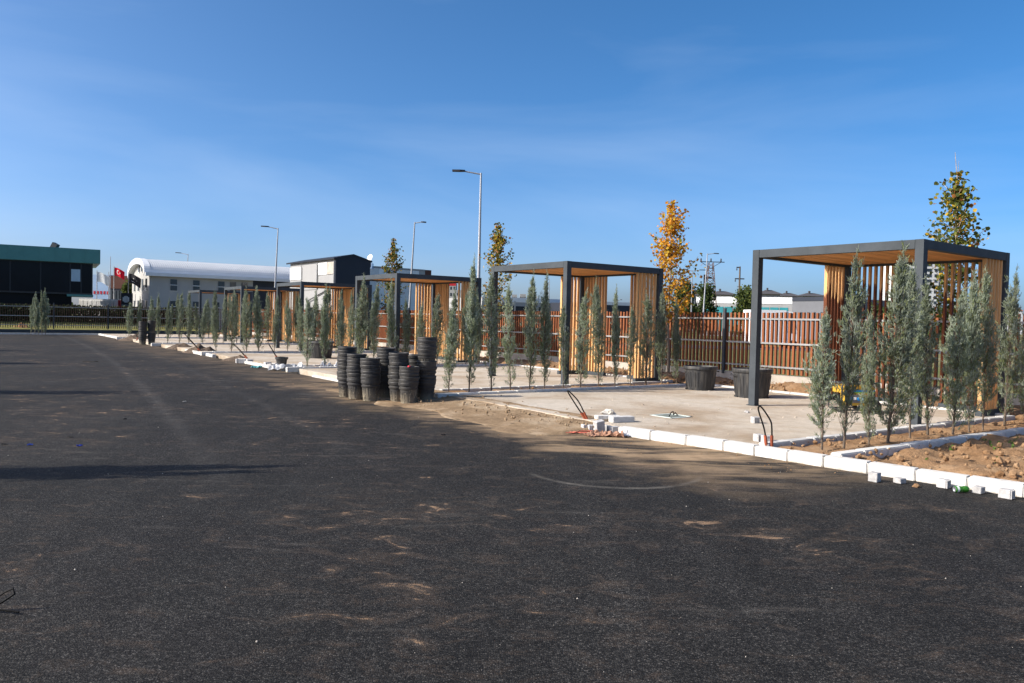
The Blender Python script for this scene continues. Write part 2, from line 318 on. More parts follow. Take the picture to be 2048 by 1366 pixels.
def strip(name, u0, u1, v0, v1, z, amp, m, step=0.12, edge=None, seed=0, freq=2.2, low=None):
    """uneven soil sheet in the site frame, edges sunk"""
    nu = max(2, int((u1 - u0) / step)); nv = max(2, int((v1 - (v0((u0 + u1) / 2) if callable(v0) else v0)) / step)); vs = []; fs = []
    for i in range(nu + 1):
        for j in range(nv + 1):
            u = u0 + (u1 - u0) * i / nu; v0_ = v0(u) if callable(v0) else v0; v = v0_ + (v1 - v0_) * j / nv
            p = S(u, v); q = Vector((p.x * freq + seed, p.y * freq, seed))
            h = noise.fractal(q, 0.8, 2.1, 5) * amp + abs(noise.noise(q * 2.7)) * amp * 0.9
            zz = z + h
            if i in (0, nu) or j in (0, nv): zz = min(zz, z) - 0.03
            if low: zz += low(u, v)
            vs.append((p.x, p.y, zz))
    for i in range(nu):
        for j in range(nv):
            a = i * (nv + 1) + j; fs.append((a, a + nv + 1, a + nv + 2, a + 1)[::-1])
    g = MB(); g.add(vs, fs); me = g.mesh(name, m)
    me.polygons.foreach_set('use_smooth', [True] * len(me.polygons)); return link(name, me)

HU = [-0.72, 7.6, 16.2, 25.7, 34.9, 44.6]            # hedge strips
PAD_BACK = 2.98
# paved bays between the hedges
for k in range(6):
    ua = HU[k] + 0.62; ub = (HU[k + 1] - 0.52) if k < 5 else 53.0
    n = 24; poly = []
    for i in range(n + 1):
        u = ua + (ub - ua) * i / n
        poly.append((u, kv(u) + (0.17 if u < 2.0 else 0.30 + 0.10 * noise.noise(Vector((u * 1.7, 3.3, 0))))))
    pts = [S(u, v) for u, v in poly] + [S(ub, PAD_BACK), S(ua, PAD_BACK)]
    g = MB(); g.prism([(p.x, p.y) for p in pts][::-1], -0.18, 0.0)
    struct(link('bay_floor', g.mesh('bay_floor', m_pad)))
# soil: hedge strips, verge before the fence, planting bed on the right
for k, u in enumerate(HU):
    struct(strip('hedge_soil', u - 0.40, u + 0.52, -4.15 if k == 0 else -4.45, 3.0, -0.035, 0.045, m_soil, 0.10, seed=k * 3.1))
struct(strip('verge_soil', -9, 56.5, 3.06, 4.97, 0.015, 0.10, m_soil, 0.16, seed=9,
             low=lambda u, v: 0.20 * math.exp(-((u - 4.3) / 1.0) ** 2 - ((v - 3.9) / 0.5) ** 2) + 0.10 * max(0, math.sin(u * 0.9)) * max(0, 1 - abs(v - 4.0))))
struct(strip('planting_bed', -9, -1.17, lambda u: kv(u) + 0.16, 4.97, -0.05, 0.085, m_soil, 0.075, seed=4.2, freq=2.6))
struct(strip('dirt_ramp', 2.3, 10.2, lambda u: kv(u) - 1.15 + 0.5 * noise.noise(Vector((u * .8, 0, 5))), -4.15, -0.098, 0.012, m_dust, 0.07, seed=2,
             low=lambda u, v: 0.108 * min(1, max(0, (v - kv(u) + 1.1) / 1.75)) ** 1.2 - 0.002))

# ---- kerbs: whitewashed stones, each its own piece
def kerb_stone_mesh(L, W=0.15, H=0.24, seed=0):
    bm = bmesh.new(); bmesh.ops.create_cube(bm, size=1)
    bmesh.ops.scale(bm, vec=(W, L, H), verts=bm.verts); bmesh.ops.translate(bm, vec=(0, 0, -H / 2), verts=bm.verts)
    bmesh.ops.bevel(bm, geom=[e for e in bm.edges], offset=0.012, segments=2, affect='EDGES')
    rnd = random.Random(seed)
    for v in bm.verts: v.co += Vector((rnd.uniform(-1, 1), rnd.uniform(-1, 1), rnd.uniform(-1, 1))) * 0.0018
    me = bpy.data.meshes.new('kerb_stone'); bm.to_mesh(me); bm.free(); me.materials.append(m_kerb); return me
KS = [kerb_stone_mesh(0.49, seed=i) for i in range(3)]; KSG = []
m_kgrey = mat('grey_kerb_concrete', (0.50, 0.49, 0.47), 0.9, 0.15, 9, 0.3, 60)
for me in KS: m2 = me.copy(); m2.materials.clear(); m2.materials.append(m_kgrey); KSG.append(m2)
def kerb_run(parent, a, b, ztop, meshes, step=0.5, jit=0.004):
    (u0, v0), (u1, v1) = a, b; L = math.hypot(u1 - u0, v1 - v0); n = max(1, round(L / step)); ang = math.atan2(-(v1 - v0), (u1 - u0))
    for i in range(n):
        f = (i + 0.5) / n; p = S(u0 + (u1 - u0) * f, v0 + (v1 - v0) * f, ztop + random.uniform(-jit, jit))
        link('kerb_stone', random.choice(meshes), parent, p, (random.uniform(-1, 1) * jit, random.uniform(-1, 1) * jit, RZ + ang + random.uniform(-1, 1) * jit * 2), (1, L / n / 0.5, 1))
k0 = struct(link('kerb', None))
for (a, b) in zip(KL[:5], KL[1:5] + [(1.9, -4.80)]): 
    if a[0] > -9: kerb_run(k0, (a[0], a[1] + 0.075), (min(b[0], 1.95), (b[1] if b[0] < 2 else -4.80) + 0.075), 0.03, KS)
k1 = struct(link('kerb', None)); kerb_run(k1, (10.3, -4.76), (13.9, -4.72), -0.055, KS)
k2 = struct(link('kerb', None)); kerb_run(k2, (16.3, -4.70), (20.3, -4.66), -0.015, KS, jit=0.012)
k3 = struct(link('kerb', None)); kerb_run(k3, (24.2, -4.62), (28.4, -4.62), 0.0, KS, jit=0.015)
k4 = struct(link('kerb', None)); kerb_run(k4, (43.5, -4.5), (53.5, -4.4), 0.0, KS)
k5 = struct(link('kerb', None)); kerb_run(k5, (53.6, -4.4), (53.6, -16), 0.0, KS)
for k, u in enumerate(HU):
    kk = struct(link('hedge_kerb', None))
    v0 = kv(u - 0.45) + 0.24 if k == 0 else -4.85
    kerb_run(kk, (u - 0.47, v0), (u - 0.47, 2.95 if k else 4.6), 0.045, KS, 0.5, 0.006)
    kk = struct(link('hedge_kerb', None)); kerb_run(kk, (u + 0.56, -4.15), (u + 0.56, 2.95), 0.028, KSG, 0.5, 0.006)
    kk = struct(link('verge_kerb', None)); ub = (HU[k + 1] - 0.55) if k < 5 else 52
    kerb_run(kk, (u + 0.64, 3.03), (ub, 3.03), 0.035, KS)

# ================================================================== FENCES
slat_me = MB().box(-0.030, 0.030, -0.029, 0.029, 0.0, 1.62).mesh('slat', m_fence)
def fence(name, label, org, rz, length, spacing, post_step, post0, n_single, single_from, z0=0.28, wall=True, mslat=m_fence, sw=0.029):
    f = thing(name, label, 'fence', org, rz)
    if wall: link('base_wall', MB().box(-0.10, 0.12, 0, length, -0.2, z0 - 0.02).mesh('base_wall', m_conc), f)
    else: link('base_channel', MB().box(-0.05, 0.05, 0, length, -0.2, z0 - 0.12).mesh('base_channel', m_steel), f)
    rl = MB().box(-0.072, -0.030, 0, length, -0.022, 0.022)
    me = rl.mesh('rail', m_rail)
    for z in (0.47, 1.09, 1.73): link('rail', me, f, (0, 0, z))
    pm = MB().box(-0.135, -0.075, -0.035, 0.035, 0.2, 2.0).box(-0.14, -0.07, -0.04, 0.04, 2.0, 2.012).mesh('post', m_steel)
    y = post0
    while y < length: link('post', pm, f, (0, y, 0)); y += post_step
    n = int(length / spacing); rest = MB()
    for i in range(n):
        y = (i + 0.5) * spacing; tilt = random.uniform(-0.004, 0.004); dz = random.uniform(-0.012, 0.012)
        if single_from <= i < single_from + n_single: link('slat', slat_me, f, (0, y, z0 + dz), (tilt, 0, random.uniform(-0.03, 0.03)))
        else: rest.box(-0.024, 0.024, y - sw, y + sw, z0 + dz, z0 + 1.62 + dz)
    if rest.v: struct(link('slats', rest.mesh('slats', mslat), f), 'stuff')
    return f
fence('slat_fence', 'long red-brown timber slat fence on pale wall behind the row of pergolas', S(-9, 5.05), RZ, 66, 0.135, 6.25, 4.6, 230, 40)
fence('slat_fence', 'dark slat fence with steel posts across the far left end of the yard', S(57, 5.0), RZ + math.pi / 2, 34, 0.14, 3.4, 1.6, 0, 0, wall=False, sw=0.022, mslat=m_fence_d)

# ================================================================== PERGOLAS
PW, PD = 3.25, 3.31; PH = 3.0; T = 0.14
post_me = MB().box(0, T, 0, T, 0, PH).mesh('post', m_steel)
beam_v = MB().box(T + 0.007, PD - T - 0.007, 0.002, T - 0.004, 2.85, PH - 0.002).mesh('beam', m_steel)
beam_u = MB().box(0.002, T - 0.004, T + 0.007, PW - T - 0.007, 2.85, PH - 0.002).mesh('beam', m_steel)
plank_me = MB().box(T + 0.003, PD - T - 0.003, -0.068, 0.068, 0, 0.034).mesh('roof_board', m_wood_v)
sl_v = MB().box(-0.021, 0.021, -0.036, 0.036, 0.105, 2.847).mesh('slat', m_wood_z)      # row along v
sl_u = MB().box(-0.036, 0.036, -0.021, 0.021, 0.105, 2.847).mesh('slat', m_wood_z)      # row along u
sl_vs = sl_v.copy(); sl_vs.materials.clear(); sl_vs.materials.append(m_wood_st)
sl_us = sl_u.copy(); sl_us.materials.clear(); sl_us.materials.append(m_wood_st)
foot_v = MB().box(-0.27, 0.5, -0.055, 0.055, 0, 0.10).mesh('panel_foot', m_steel)
foot_u = MB().box(-0.055, 0.055, -0.5, 0.5, 0, 0.10).mesh('panel_foot', m_steel)
plate_me = MB().box(-0.03, T + 0.03, -0.03, T + 0.03, 0, 0.012).mesh('base_plate', m_steel)
PERG = [((6.579, 12.844), 37.3), ((1.287, 19.225), 35.85), ((-3.822, 26.18), 35.37), ((-9.146, 34.418), 34.69), ((-14.234, 41.784), 34.91), ((-19.729, 50.199), 34.15)]
PN = ['nearest pergola at the right, grey steel frame with half stained larch slats', 'second nearest steel and larch pergola, between the orange tree and yellow-green tree',
      'third nearest pergola, right behind the stacks of black pots', 'fourth nearest pergola, below the dark gabled industrial building',
      'fifth nearest pergola, partly behind cypresses and overlapped by the fourth', 'farthest and smallest pergola, at the left end of the row']
for k, ((px_, py_), a) in enumerate(PERG):
    pg = thing('pergola', PN[k], 'pergola', (px_, py_, 0.002), R(a), 'pergolas in the row of bays')
    for x, y in ((0, 0), (0, PW - T), (PD - T, 0), (PD - T, PW - T)): 
        ps = link('post', post_me, pg, (x, y, 0)); link('base_plate', plate_me, ps)
    link('beam', beam_u, pg); link('beam', beam_u, pg, (PD - T + 0.004, 0, 0)); link('beam', beam_v, pg); link('beam', beam_v, pg, (0, PW - T + 0.004, 0))
    n = 20; pit = (PW - 2 * T) / n
    for i in range(n): link('roof_board', plank_me, pg, (0, T + pit * (i + 0.5), 2.893 + random.uniform(0, 0.003)))
    st = (k == 0); pitch = 0.124
    def slat(me, x, y, border=None):
        o = link('slat', me, pg, (x, y, 0), (0, 0, random.uniform(-0.02, 0.02)))
        if border: o.color = (border / 3.0, 0, 0, 1)
    for i in range(8):
        d = 0.09 + pitch * i
        if i < 6: slat(sl_vs if st else sl_v, PD - T - d, PW - 0.07, 2.25 + random.uniform(-.15, .15))     # left side, by the back post
        slat(sl_us if st else sl_u, PD - 0.07, PW - T - d, 2.55 - 0.03 * i + random.uniform(-.1, .1))     # back, by the back post
        slat(sl_us if st else sl_u, PD - 0.07, T + d, 2.0 + random.uniform(-.3, .3))
        if i < 6: slat(sl_v, PD - T - 0.09 - 0.128 * i, 0.07)                                                              # right side, by the right post
    link('panel_foot', foot_v, pg, (PD - T - 0.5, PW - 0.07, 0)); link('panel_foot', foot_v, pg, (PD - T - 0.5, 0.07, 0))
    link('panel_foot', foot_u, pg, (PD - 0.07, PW - T - 0.5, 0)); link('panel_foot', foot_u, pg, (PD - 0.07, T + 0.5, 0))

# ================================================================== CYPRESSES
def cypress(seed, h):
    rg = np.random.default_rng(seed); rnd = random.Random(seed)
    tr = MB(); pts = []
    for i in range(9): 
        t_ = i / 8; pts.append((0.03 * math.sin(t_ * 5 + seed) * t_, 0.03 * math.cos(t_ * 4 + seed * 2) * t_, h * 0.97 * t_))
    tr.path(pts, [0.021 * (1 - 0.85 * i / 8) + 0.002 for i in range(9)], 6)
    nb = int(500 * rnd.uniform(.70, 1.25)); T_ = rg.random(nb) ** 0.9 * 0.88 + 0.085; az = rg.random(nb) * 2 * np.pi
    den = np.array([noise.noise(Vector((math.cos(a_) * 0.9, math.sin(a_) * 0.9, t2 * 6.5 + seed * 3.7))) for a_, t2 in zip(az, T_)])
    pk = np.clip(0.50 + 1.35 * den, 0.04, 1.0) * np.interp(T_, [0, .16, .28, .42, 1], [.28, .42, .65, 1, 1])
    keep = rg.random(nb) < pk; T_ = T_[keep]; az = az[keep]; den = den[keep]; nb = len(T_)
    prof = np.interp(T_, [0, .1, .22, .38, .55, .72, .86, .96, 1.0], [.10, .15, .17, .19, .17, .12, .07, .03, .012]) * (0.62 + 0.75 * np.clip(den + 0.35, 0, 1) + 0.32 * rg.random(nb)) * rnd.uniform(0.80, 1.25)
    prof = np.where(rg.random(nb) < 0.07, prof * 1.7, prof)
    el = np.radians(rg.uniform(40, 72, nb)); C = []; D = []; Wd = []; Ln = []
    base = np.stack([0.02 * np.sin(T_ * 5 + seed), 0.02 * np.cos(T_ * 4 + seed), T_ * h - prof * 0.8], 1)
    bd = np.stack([np.cos(az) * np.cos(el), np.sin(az) * np.cos(el), np.sin(el)], 1); bl = prof / np.cos(el) * 0.95
    for b in range(nb):
        k = int(3 + bl[b] * 12); s = rg.random(k) ** 0.55
        cc = base[b] + np.outer(s * bl[b], bd[b]) + rg.normal(0, 0.017, (k, 3))
        for _ in range(4):
            d = bd[b] * 0.9 + rg.normal(0, 0.5, (k, 3)) + np.array([0, 0, 0.25]); d /= np.linalg.norm(d, axis=1)[:, None]
            C.append(cc + rg.normal(0, 0.010, (k, 3))); D.append(d); Ln.append(rg.uniform(0.04, 0.085, k)); Wd.append(rg.uniform(0.008, 0.015, k))
        if bl[b] > .08: tr.path([tuple(base[b]), tuple(base[b] + bd[b] * bl[b] * .8)], [0.0035, 0.001], 3)
    # feathery leader shoots
    for q in range(7):
        k = 26; a = rnd.random() * 6.28; s = np.linspace(0, 1, k); top = h * rnd.uniform(0.88, 1.08); rad = rnd.uniform(0, 0.07)
        cc = np.stack([rad * math.cos(a) * s + 0.02, rad * math.sin(a) * s, h * 0.80 + (top - h * 0.80) * s], 1)
        for _ in range(3):
            d = rg.normal(0, 0.5, (k, 3)) + np.array([0, 0, 0.8]); d /= np.linalg.norm(d, axis=1)[:, None]
            C.append(cc + rg.normal(0, 0.008, (k, 3))); D.append(d); Ln.append(rg.uniform(0.04, 0.08, k)); Wd.append(rg.uniform(0.006, 0.011, k))
    C = np.concatenate(C); D = np.concatenate(D); Ln = np.concatenate(Ln)[:, None]; Wd = np.concatenate(Wd)[:, None]
    sd_ = np.cross(D, rg.normal(0, 1, D.shape)); sd_ /= np.linalg.norm(sd_, axis=1)[:, None] + 1e-9
    V = np.stack([C - sd_ * Wd * .5, C + sd_ * Wd * .5, C + D * Ln + sd_ * Wd * .35, C + D * Ln - sd_ * Wd * .35], 1).reshape(-1, 3)
    n = len(C); mi = ((rg.random(n) < 0.16) | ((C[:, 2] < 0.5 * h) & (rg.random(n) < 0.18))).astype(np.int32)
    crown = npmesh('crown', V, np.arange(4 * n).reshape(n, 4), [m_cyp, m_cyp2], mi)
    # side twigs on the bare lower stem
    for q in range(26):
        t_ = rnd.uniform(0.06, 0.5); a = rnd.random() * 6.28; L = rnd.uniform(0.06, 0.2)
        tr.path([(0, 0, t_ * h), (L * 0.7 * math.cos(a), L * 0.7 * math.sin(a), t_ * h + L)], [0.004, 0.0015], 4)
    return crown, tr.mesh('trunk', m_bark, 60)
CYP = [cypress(11 + i, 2.55) for i in range(12)]
def put_cypress(loc, sc, var, label, group):
    c = thing('cypress_tree', label, 'tree', loc, random.random() * 6.28, group); cr, tk = CYP[var % 12]
    w = random.uniform(0.64, 0.94)
    c.rotation_euler = (random.uniform(-.05, .05), random.uniform(-.05, .05), random.random() * 6.28); c.scale = (sc * w, sc * w, sc)
    link('crown', cr, c); link('trunk', tk, c)
HN = ['in the hedge by the nearest pergola', 'in the hedge by the second pergola', 'in the hedge by the third pergola',
      'in the hedge by the fourth pergola', 'in the hedge by the fifth pergola', 'in the hedge by the farthest pergola']
H1 = [(-0.74, -3.73, 1.75), (-0.75, -3.26, 2.42), (-0.71, -2.61, 1.75), (-0.80, -2.30, 2.55), (-0.68, -1.5, 2.45), (-0.66, -0.96, 2.2), (-0.75, -0.40, 2.15), (-0.74, 0.12, 2.35), (-0.72, 0.62, 2.5), (-0.70, 1.40, 2.45), (-0.74, 2.05, 2.1), (-0.7, 2.6, 2.4)]
H2 = [(7.80, -4.15, 1.75), (7.71, -3.70, 2.72), (7.60, -3.20, 2.5), (7.66, -2.65, 2.3), (7.56, -2.2, 2.55), (7.6, -1.75, 2.5), (7.56, -1.24, 1.9), (7.63, -0.67, 2.2), (7.66, -0.07, 2.5), (7.55, 0.35, 2.3), (7.62, 0.94, 1.9), (7.55, 1.40, 2.2), (7.59, 2.0, 2.4), (7.7, 2.65, 2.1)]
hedges = [H1, H2]
for u in HU[2:]:
    row = []; v = -4.1
    while v < 2.9: row.append((u + random.uniform(-.08, .08), v + random.uniform(-.08, .08), random.uniform(1.95, 2.75))); v += 0.56
    hedges.append(row)
ci = 0
for k, row in enumerate(hedges):
    for j, (u, v, h) in enumerate(row):
        size = 'short' if h < 1.95 else 'tall' if h > 2.45 else 'slim'
        put_cypress(S(u, v, -0.03), h / 2.55, ci * 3 + k, f'{size} blue-grey cypress, {ORD[j]} from the road {HN[k]}', 'cypresses in the hedges between the bays'); ci += 1
for j, (px_, py_, h) in enumerate([(62, 669, 2.3), (70, 670, 2.5), (77, 670, 2.2), (84, 669, 2.6), (91, 669, 2.75)]):
    put_cypress(G(px_, py_, -0.05), h / 2.55, j + 2, f'cypress in the clump at the far left end kerb, {ORD[j]} from the left', 'cypress clump at the end of the road')
for j, (u, v) in enumerate([(3.4, -14.1), (12.6, -14.0), (22.7, -14.3), (31.3, -14.0)]):
    for q, (du, dv, sc_) in enumerate([(0, 0, 1.22), (.16, -.22, 1.1), (-.2, -.12, 1.15), (.1, .2, .95)]):
        put_cypress(S(u + du, v + dv, ROAD), sc_, j * 3 + q, f'cypress outside the left edge, {ORD[q]} of the clump casting the {ORD[j]} road shadow', 'cypresses across the road whose shadows cross the asphalt')

# ================================================================== YOUNG AUTUMN TREES
def leaf_quads(C, size, rg, droop=0.3):
    n = len(C); nrm = rg.normal(0, 1, (n, 3)); nrm /= np.linalg.norm(nrm, axis=1)[:, None]
    a = np.cross(nrm, rg.normal(0, 1, (n, 3))); a[:, 2] -= droop; a -= nrm * (a * nrm).sum(1)[:, None]; a /= np.linalg.norm(a, axis=1)[:, None] + 1e-9
    b = np.cross(nrm, a); s = size[:, None]; f = nrm * s * 0.12
    P = [C, C + a * s * .45 - b * s * .52 + f, C + a * s * .95 - b * s * .22 + f, C + a * s, C + a * s * .95 + b * s * .22 + f, C + a * s * .45 + b * s * .52 + f]
    V = np.stack(P, 1).reshape(-1, 3); i = np.arange(n)[:, None] * 6
    Q = np.concatenate([i + np.array([[0, 1, 2, 3]]), i + np.array([[0, 3, 4, 5]])]); return V, Q
def young_tree(name, label, loc, h, seed, mats, weights, rad=0.62, nleaf=800, zlow=1.45, lsize=(0.07, 0.13), leader=True):
    rg = np.random.default_rng(seed); rnd = random.Random(seed)
    t_ = thing(name, label, 'tree', loc, rnd.random() * 6, 'young autumn trees behind the pergolas')
    tr = MB(); pts = [(0.03 * math.sin(i * 1.3 + seed), 0.03 * math.cos(i * 1.1 + seed), h * 0.93 * i / 9) for i in range(10)]
    tr.path(pts, [0.045 * (1 - i / 9) ** 0.8 + 0.004 for i in range(10)], 8)
    P = []
    for b in range(64):
        z0 = rnd.uniform(zlow, h * 0.86); tt = (z0 - zlow) / (h - zlow); a = b * 2.4 + rnd.uniform(-.4, .4)
        L = rad * min(1.0, .6 + 1.6 * tt) * (1.12 - 0.92 * tt) * rnd.uniform(0.45, 1.15); rise = rnd.uniform(0.55, 1.2)
        p0 = Vector((0, 0, z0)); p1 = p0 + Vector((math.cos(a), math.sin(a), rise)) * L * 0.55; p2 = p1 + Vector((math.cos(a + .2), math.sin(a + .2), rise * 1.1)) * L * 0.5
        tr.path([p0, p1, p2], [0.013, 0.008, 0.003], 5)
        m = int(nleaf / 64)
        for _ in range(m):
            s = rnd.random() ** 0.6; q = p0.lerp(p1, s * 2) if s < .5 else p1.lerp(p2, s * 2 - 1)
            P.append(q + Vector((rnd.gauss(0, .085), rnd.gauss(0, .085), rnd.gauss(0, .075))))
    for _ in range(int(nleaf * 0.12)): z0 = rnd.uniform(h * .78, h * .97); P.append(Vector((rnd.gauss(0, .06), rnd.gauss(0, .06), z0)))
    if leader:
        tr.path([(0, 0, h * .92), (0.05, 0.02, h), (0.09, 0.03, h * 1.05)], [0.009, 0.007, 0.004], 4); tr.path([(0, 0, h * .94), (-0.04, 0.0, h * 1.01)], [0.006, 0.003], 4)
    link('trunk', tr.mesh('trunk', m_pale_bark, 60), t_)
    C = np.array([tuple(p) for p in P]); sz = rg.uniform(*lsize, len(C)); V, Q = leaf_quads(C, sz, rg)
    w = np.array(weights) / sum(weights); mi = rg.choice(len(mats), len(C), p=w); mi = np.concatenate([mi, mi])
    link('crown', npmesh('crown', V, Q, mats, mi), t_); return t_
def leafcol(n, c): return leafmat(n, [tuple(x * .75 for x in c), tuple(x * 1.2 for x in c)], 0.1, 9, 0.4)
l_green = leafcol('leaf_green', (0.15, 0.17, 0.035)); l_dark = leafcol('leaf_dark_green', (0.055, 0.075, 0.02)); l_yel = leafcol('leaf_yellow', (0.55, 0.36, 0.04))
l_org = leafcol('leaf_orange', (0.58, 0.26, 0.03)); l_brn = leafcol('leaf_brown', (0.30, 0.13, 0.035))
young_tree('young_tree', 'young green tree with bare leader twig rising behind the nearest pergola', S(1.6, 4.3), 5.0, 3, [l_green, l_dark, l_yel, l_brn], [5, 3, 1.2, 1], 0.80, 1700, lsize=(0.055, 0.10))
young_tree('young_tree', 'young tree with orange-yellow autumn leaves right of the second pergola', S(9.6, 4.3), 5.25, 5, [l_org, l_yel, l_brn, l_green], [6, 4.5, 1, .4], 0.80, 2300, lsize=(0.055, 0.10), leader=False)
young_tree('young_tree', 'young yellow-green tree left of the second pergola by the tall lamp', S(18.55, 4.3), 5.4, 8, [l_green, l_yel, l_brn, l_dark], [3, 3, 1.2, 2], 0.76, 1700, lsize=(0.055, 0.10), leader=False)
young_tree('young_tree', 'young dark green and brown tree behind the third pergola', S(27.3, 4.3), 5.4, 12, [l_dark, l_green, l_brn, l_yel], [4, 3, 1.5, 1], 0.80, 1900, lsize=(0.055, 0.10), leader=False)

# ================================================================== POTS
t = NT('black_nursery_plastic'); co = t.objco(); f = t.noise(co, 9, 5, 0.65); z = t.xyz(t.raw)[2]
dz = t.math('MULTIPLY', t.math('SUBTRACT', 0.32, t.math('ADD', z, t.math('MULTIPLY', f, 0.20))), 4.5, True)
du = t.math('MAXIMUM', t.math('MULTIPLY', dz, 0.85), t.ramp(f, [(0.40, 0.0), (0.8, 0.16)]))
c = t.mix(du, (0.030, 0.030, 0.031), (0.30, 0.255, 0.18)); m_pot = t.fin(c, 0.55, 0, 0.4)
def pot_mesh():
    g = MB(); g.lathe([(0, 0.004), (0.128, 0.004), (0.134, 0.0), (0.138, 0.012), (0.163, 0.262), (0.178, 0.270), (0.183, 0.298), (0.170, 0.310), (0.171, 0.336), (0.190, 0.346), (0.195, 0.390), (0.189, 0.40), (0.178, 0.398), (0.165, 0.33), (0.13, 0.03), (0, 0.03)], 28)
    for k in range(9):
        a = 2 * math.pi * k / 9
        for da in (-0.13, 0.13):
            b = a + da; g.path([(0.141 * math.cos(b), 0.141 * math.sin(b), 0.02), (0.160 * math.cos(b), 0.160 * math.sin(b), 0.215)], 0.005, 4)
        g.path([(0.160 * math.cos(a + s), 0.160 * math.sin(a + s), 0.215) for s in (-.13, 0, .13)], 0.005, 4)
        g.path([(0.134 * math.cos(a), 0.134 * math.sin(a), -0.001), (0.150 * math.cos(a), 0.150 * math.sin(a), 0.012)], 0.012, 4)
    return g.mesh('plant_pot', m_pot, 35)
POT = pot_mesh()
def pot_stack(p, zs, desc, group):
    n = len(zs); yaw0 = random.random() * 6
    for i, z in enumerate(zs):
        where = 'bottom' if i == 0 else 'top' if i == n - 1 else f'{ORD[i]} from the bottom'
        o = link('plant_pot', POT, None, (p.x + random.uniform(-.006, .006), p.y + random.uniform(-.006, .006), p.z + z + random.uniform(-.004, .004)),
                 (random.uniform(-.03, .03), random.uniform(-.03, .03), yaw0 + random.random()), 1.0)
        tag(o, f'black nursery pot, {where} of {desc}', 'plant pot', group)
NS = 0.062
GP = 'nursery pots stacked at the road edge'
zr = ROAD + 0.005
pot_stack(G(692, 793, zr), [NS * i for i in range(11)], 'the leftmost tall stack by the road', GP)
pot_stack(G(712, 797.5, zr), [NS * i for i in range(9)], 'the second stack from the left', GP)
pot_stack(G(740, 801, zr), [NS * i for i in range(8)], 'the third, thickest-looking stack', GP)
pot_stack(G(771, 796, zr), [NS * i for i in range(11)], 'the rear stack in the middle', GP)
pot_stack(G(796, 803, zr), [NS * i for i in range(10)], 'the fourth front stack, behind the short one', GP)
pot_stack(G(817, 806.5, zr), [NS * i for i in range(6)], 'the short front stack with a red scrap', GP)
pot_stack(G(829, 797, zr), [NS * i for i in range(9)], 'the rear dark stack beside the tallest', GP)
pot_stack(G(852, 802.5, zr), [0, .055, .11, .29, .345, .40, .58, .64, .70, .76, .82, .87], 'the tallest three-tier stack at the right', GP)
GF = 'nursery pots stacked far down the road'
pot_stack(G(285, 689, zr), [0, .06, .12, .18, .30, .36, .42, .56, .62, .68, .74], 'the far left stack down the road', GF)
pot_stack(G(303, 689, zr), [0, .06, .12, .18, .5, .56, .62, .68, .74, .8], 'the far right two-tier stack down the road', GF)
rs = MB(); bmx = [Vector((math.cos(a), math.sin(a), 0)) * 0.028 * (1 + .3 * math.sin(a * 3)) for a in np.linspace(0, 5.6, 8)]
rs.prism([(v.x, v.y) for v in bmx], 0, 0.022); pp = G(817, 806.5, zr)
tag(link('scrap', rs.mesh('scrap', mat('red_plastic', (0.6, 0.03, 0.05), 0.5)), None, (pp.x + 0.02, pp.y - 0.02 - 0.16, zr + 0.4 + 5 * NS)), 'small red scrap on the rim of the short pot stack', 'scrap')
t = NT('dusty_black_tub'); co = t.objco(); f = t.noise(co, 5, 6, 0.7); f2 = t.noise(t.map(co, (14, 14, 1.5)), 1.0, 4)
c = t.mix(t.ramp(f2, [(0.45, 0.0), (0.75, 0.4)]), (0.028, 0.029, 0.031), (0.20, 0.18, 0.15)); m_tub = t.fin(c, 0.55, 0, 0.4)
def tub(loc, r, h, label):
    g = MB(); g.lathe([(0, 0.005), (r * .76, 0.005), (r * .78, 0.0), (r * .80, 0.03), (r * .93, h * .86), (r * .985, h * .87), (r, h * .885), (r, h * .985), (r * .99, h), (r * .95, h), (r * .90, h * .85), (r * .76, 0.05), (0, 0.05)], 40)
    for k in range(12):
        a = 2 * math.pi * k / 12
        for da in (-.10, .10): g.path([(r * .815 * math.cos(a + da), r * .815 * math.sin(a + da), 0.08), (r * .915 * math.cos(a + da), r * .915 * math.sin(a + da), h * .76)], 0.008, 4)
        g.tbox(Matrix.Translation((r * .79 * math.cos(a), r * .79 * math.sin(a), 0.008)) @ Matrix.Rotation(a, 4, 'Z'), 0.05, 0.11, 0.03)
    tb = thing('plant_tub', label, 'plant tub', loc, random.random() * 6, 'large black plant tubs'); link('body', g.mesh('plant_tub', m_tub, 35), tb)
    h2 = MB(); h2.path([(r * 1.0, -0.09, h * .80), (r * 1.07, -0.08, h * .78), (r * 1.08, 0, h * .775), (r * 1.07, 0.08, h * .78), (r * 1.0, 0.09, h * .80)], 0.012, 6)
    link('handle', h2.mesh('handle', m_tub, 60), tb)
tub(G(1400, 779), 0.40, 0.56, 'large black plant tub left of the near pergola, the one by the fence hedge')
tub(G(1503, 794), 0.43, 0.62, 'large black plant tub half hidden by the near pergola front post')
tub(G(640, 716), 0.50, 0.62, 'large black tub behind cypresses in front of the fourth pergola')
sp_ = G(563, 736, ROAD); tg = thing('small_tub', 'small black tub on the road edge beside crumpled plastic', 'plant tub', sp_)
g = MB(); g.lathe([(0, 0), (0.135, 0), (0.165, 0.27), (0.195, 0.275), (0.198, 0.34), (0.19, 0.345), (0.175, 0.3), (0.13, 0.02), (0, 0.02)], 28); link('body', g.mesh('small_tub', m_tub, 35), tg)

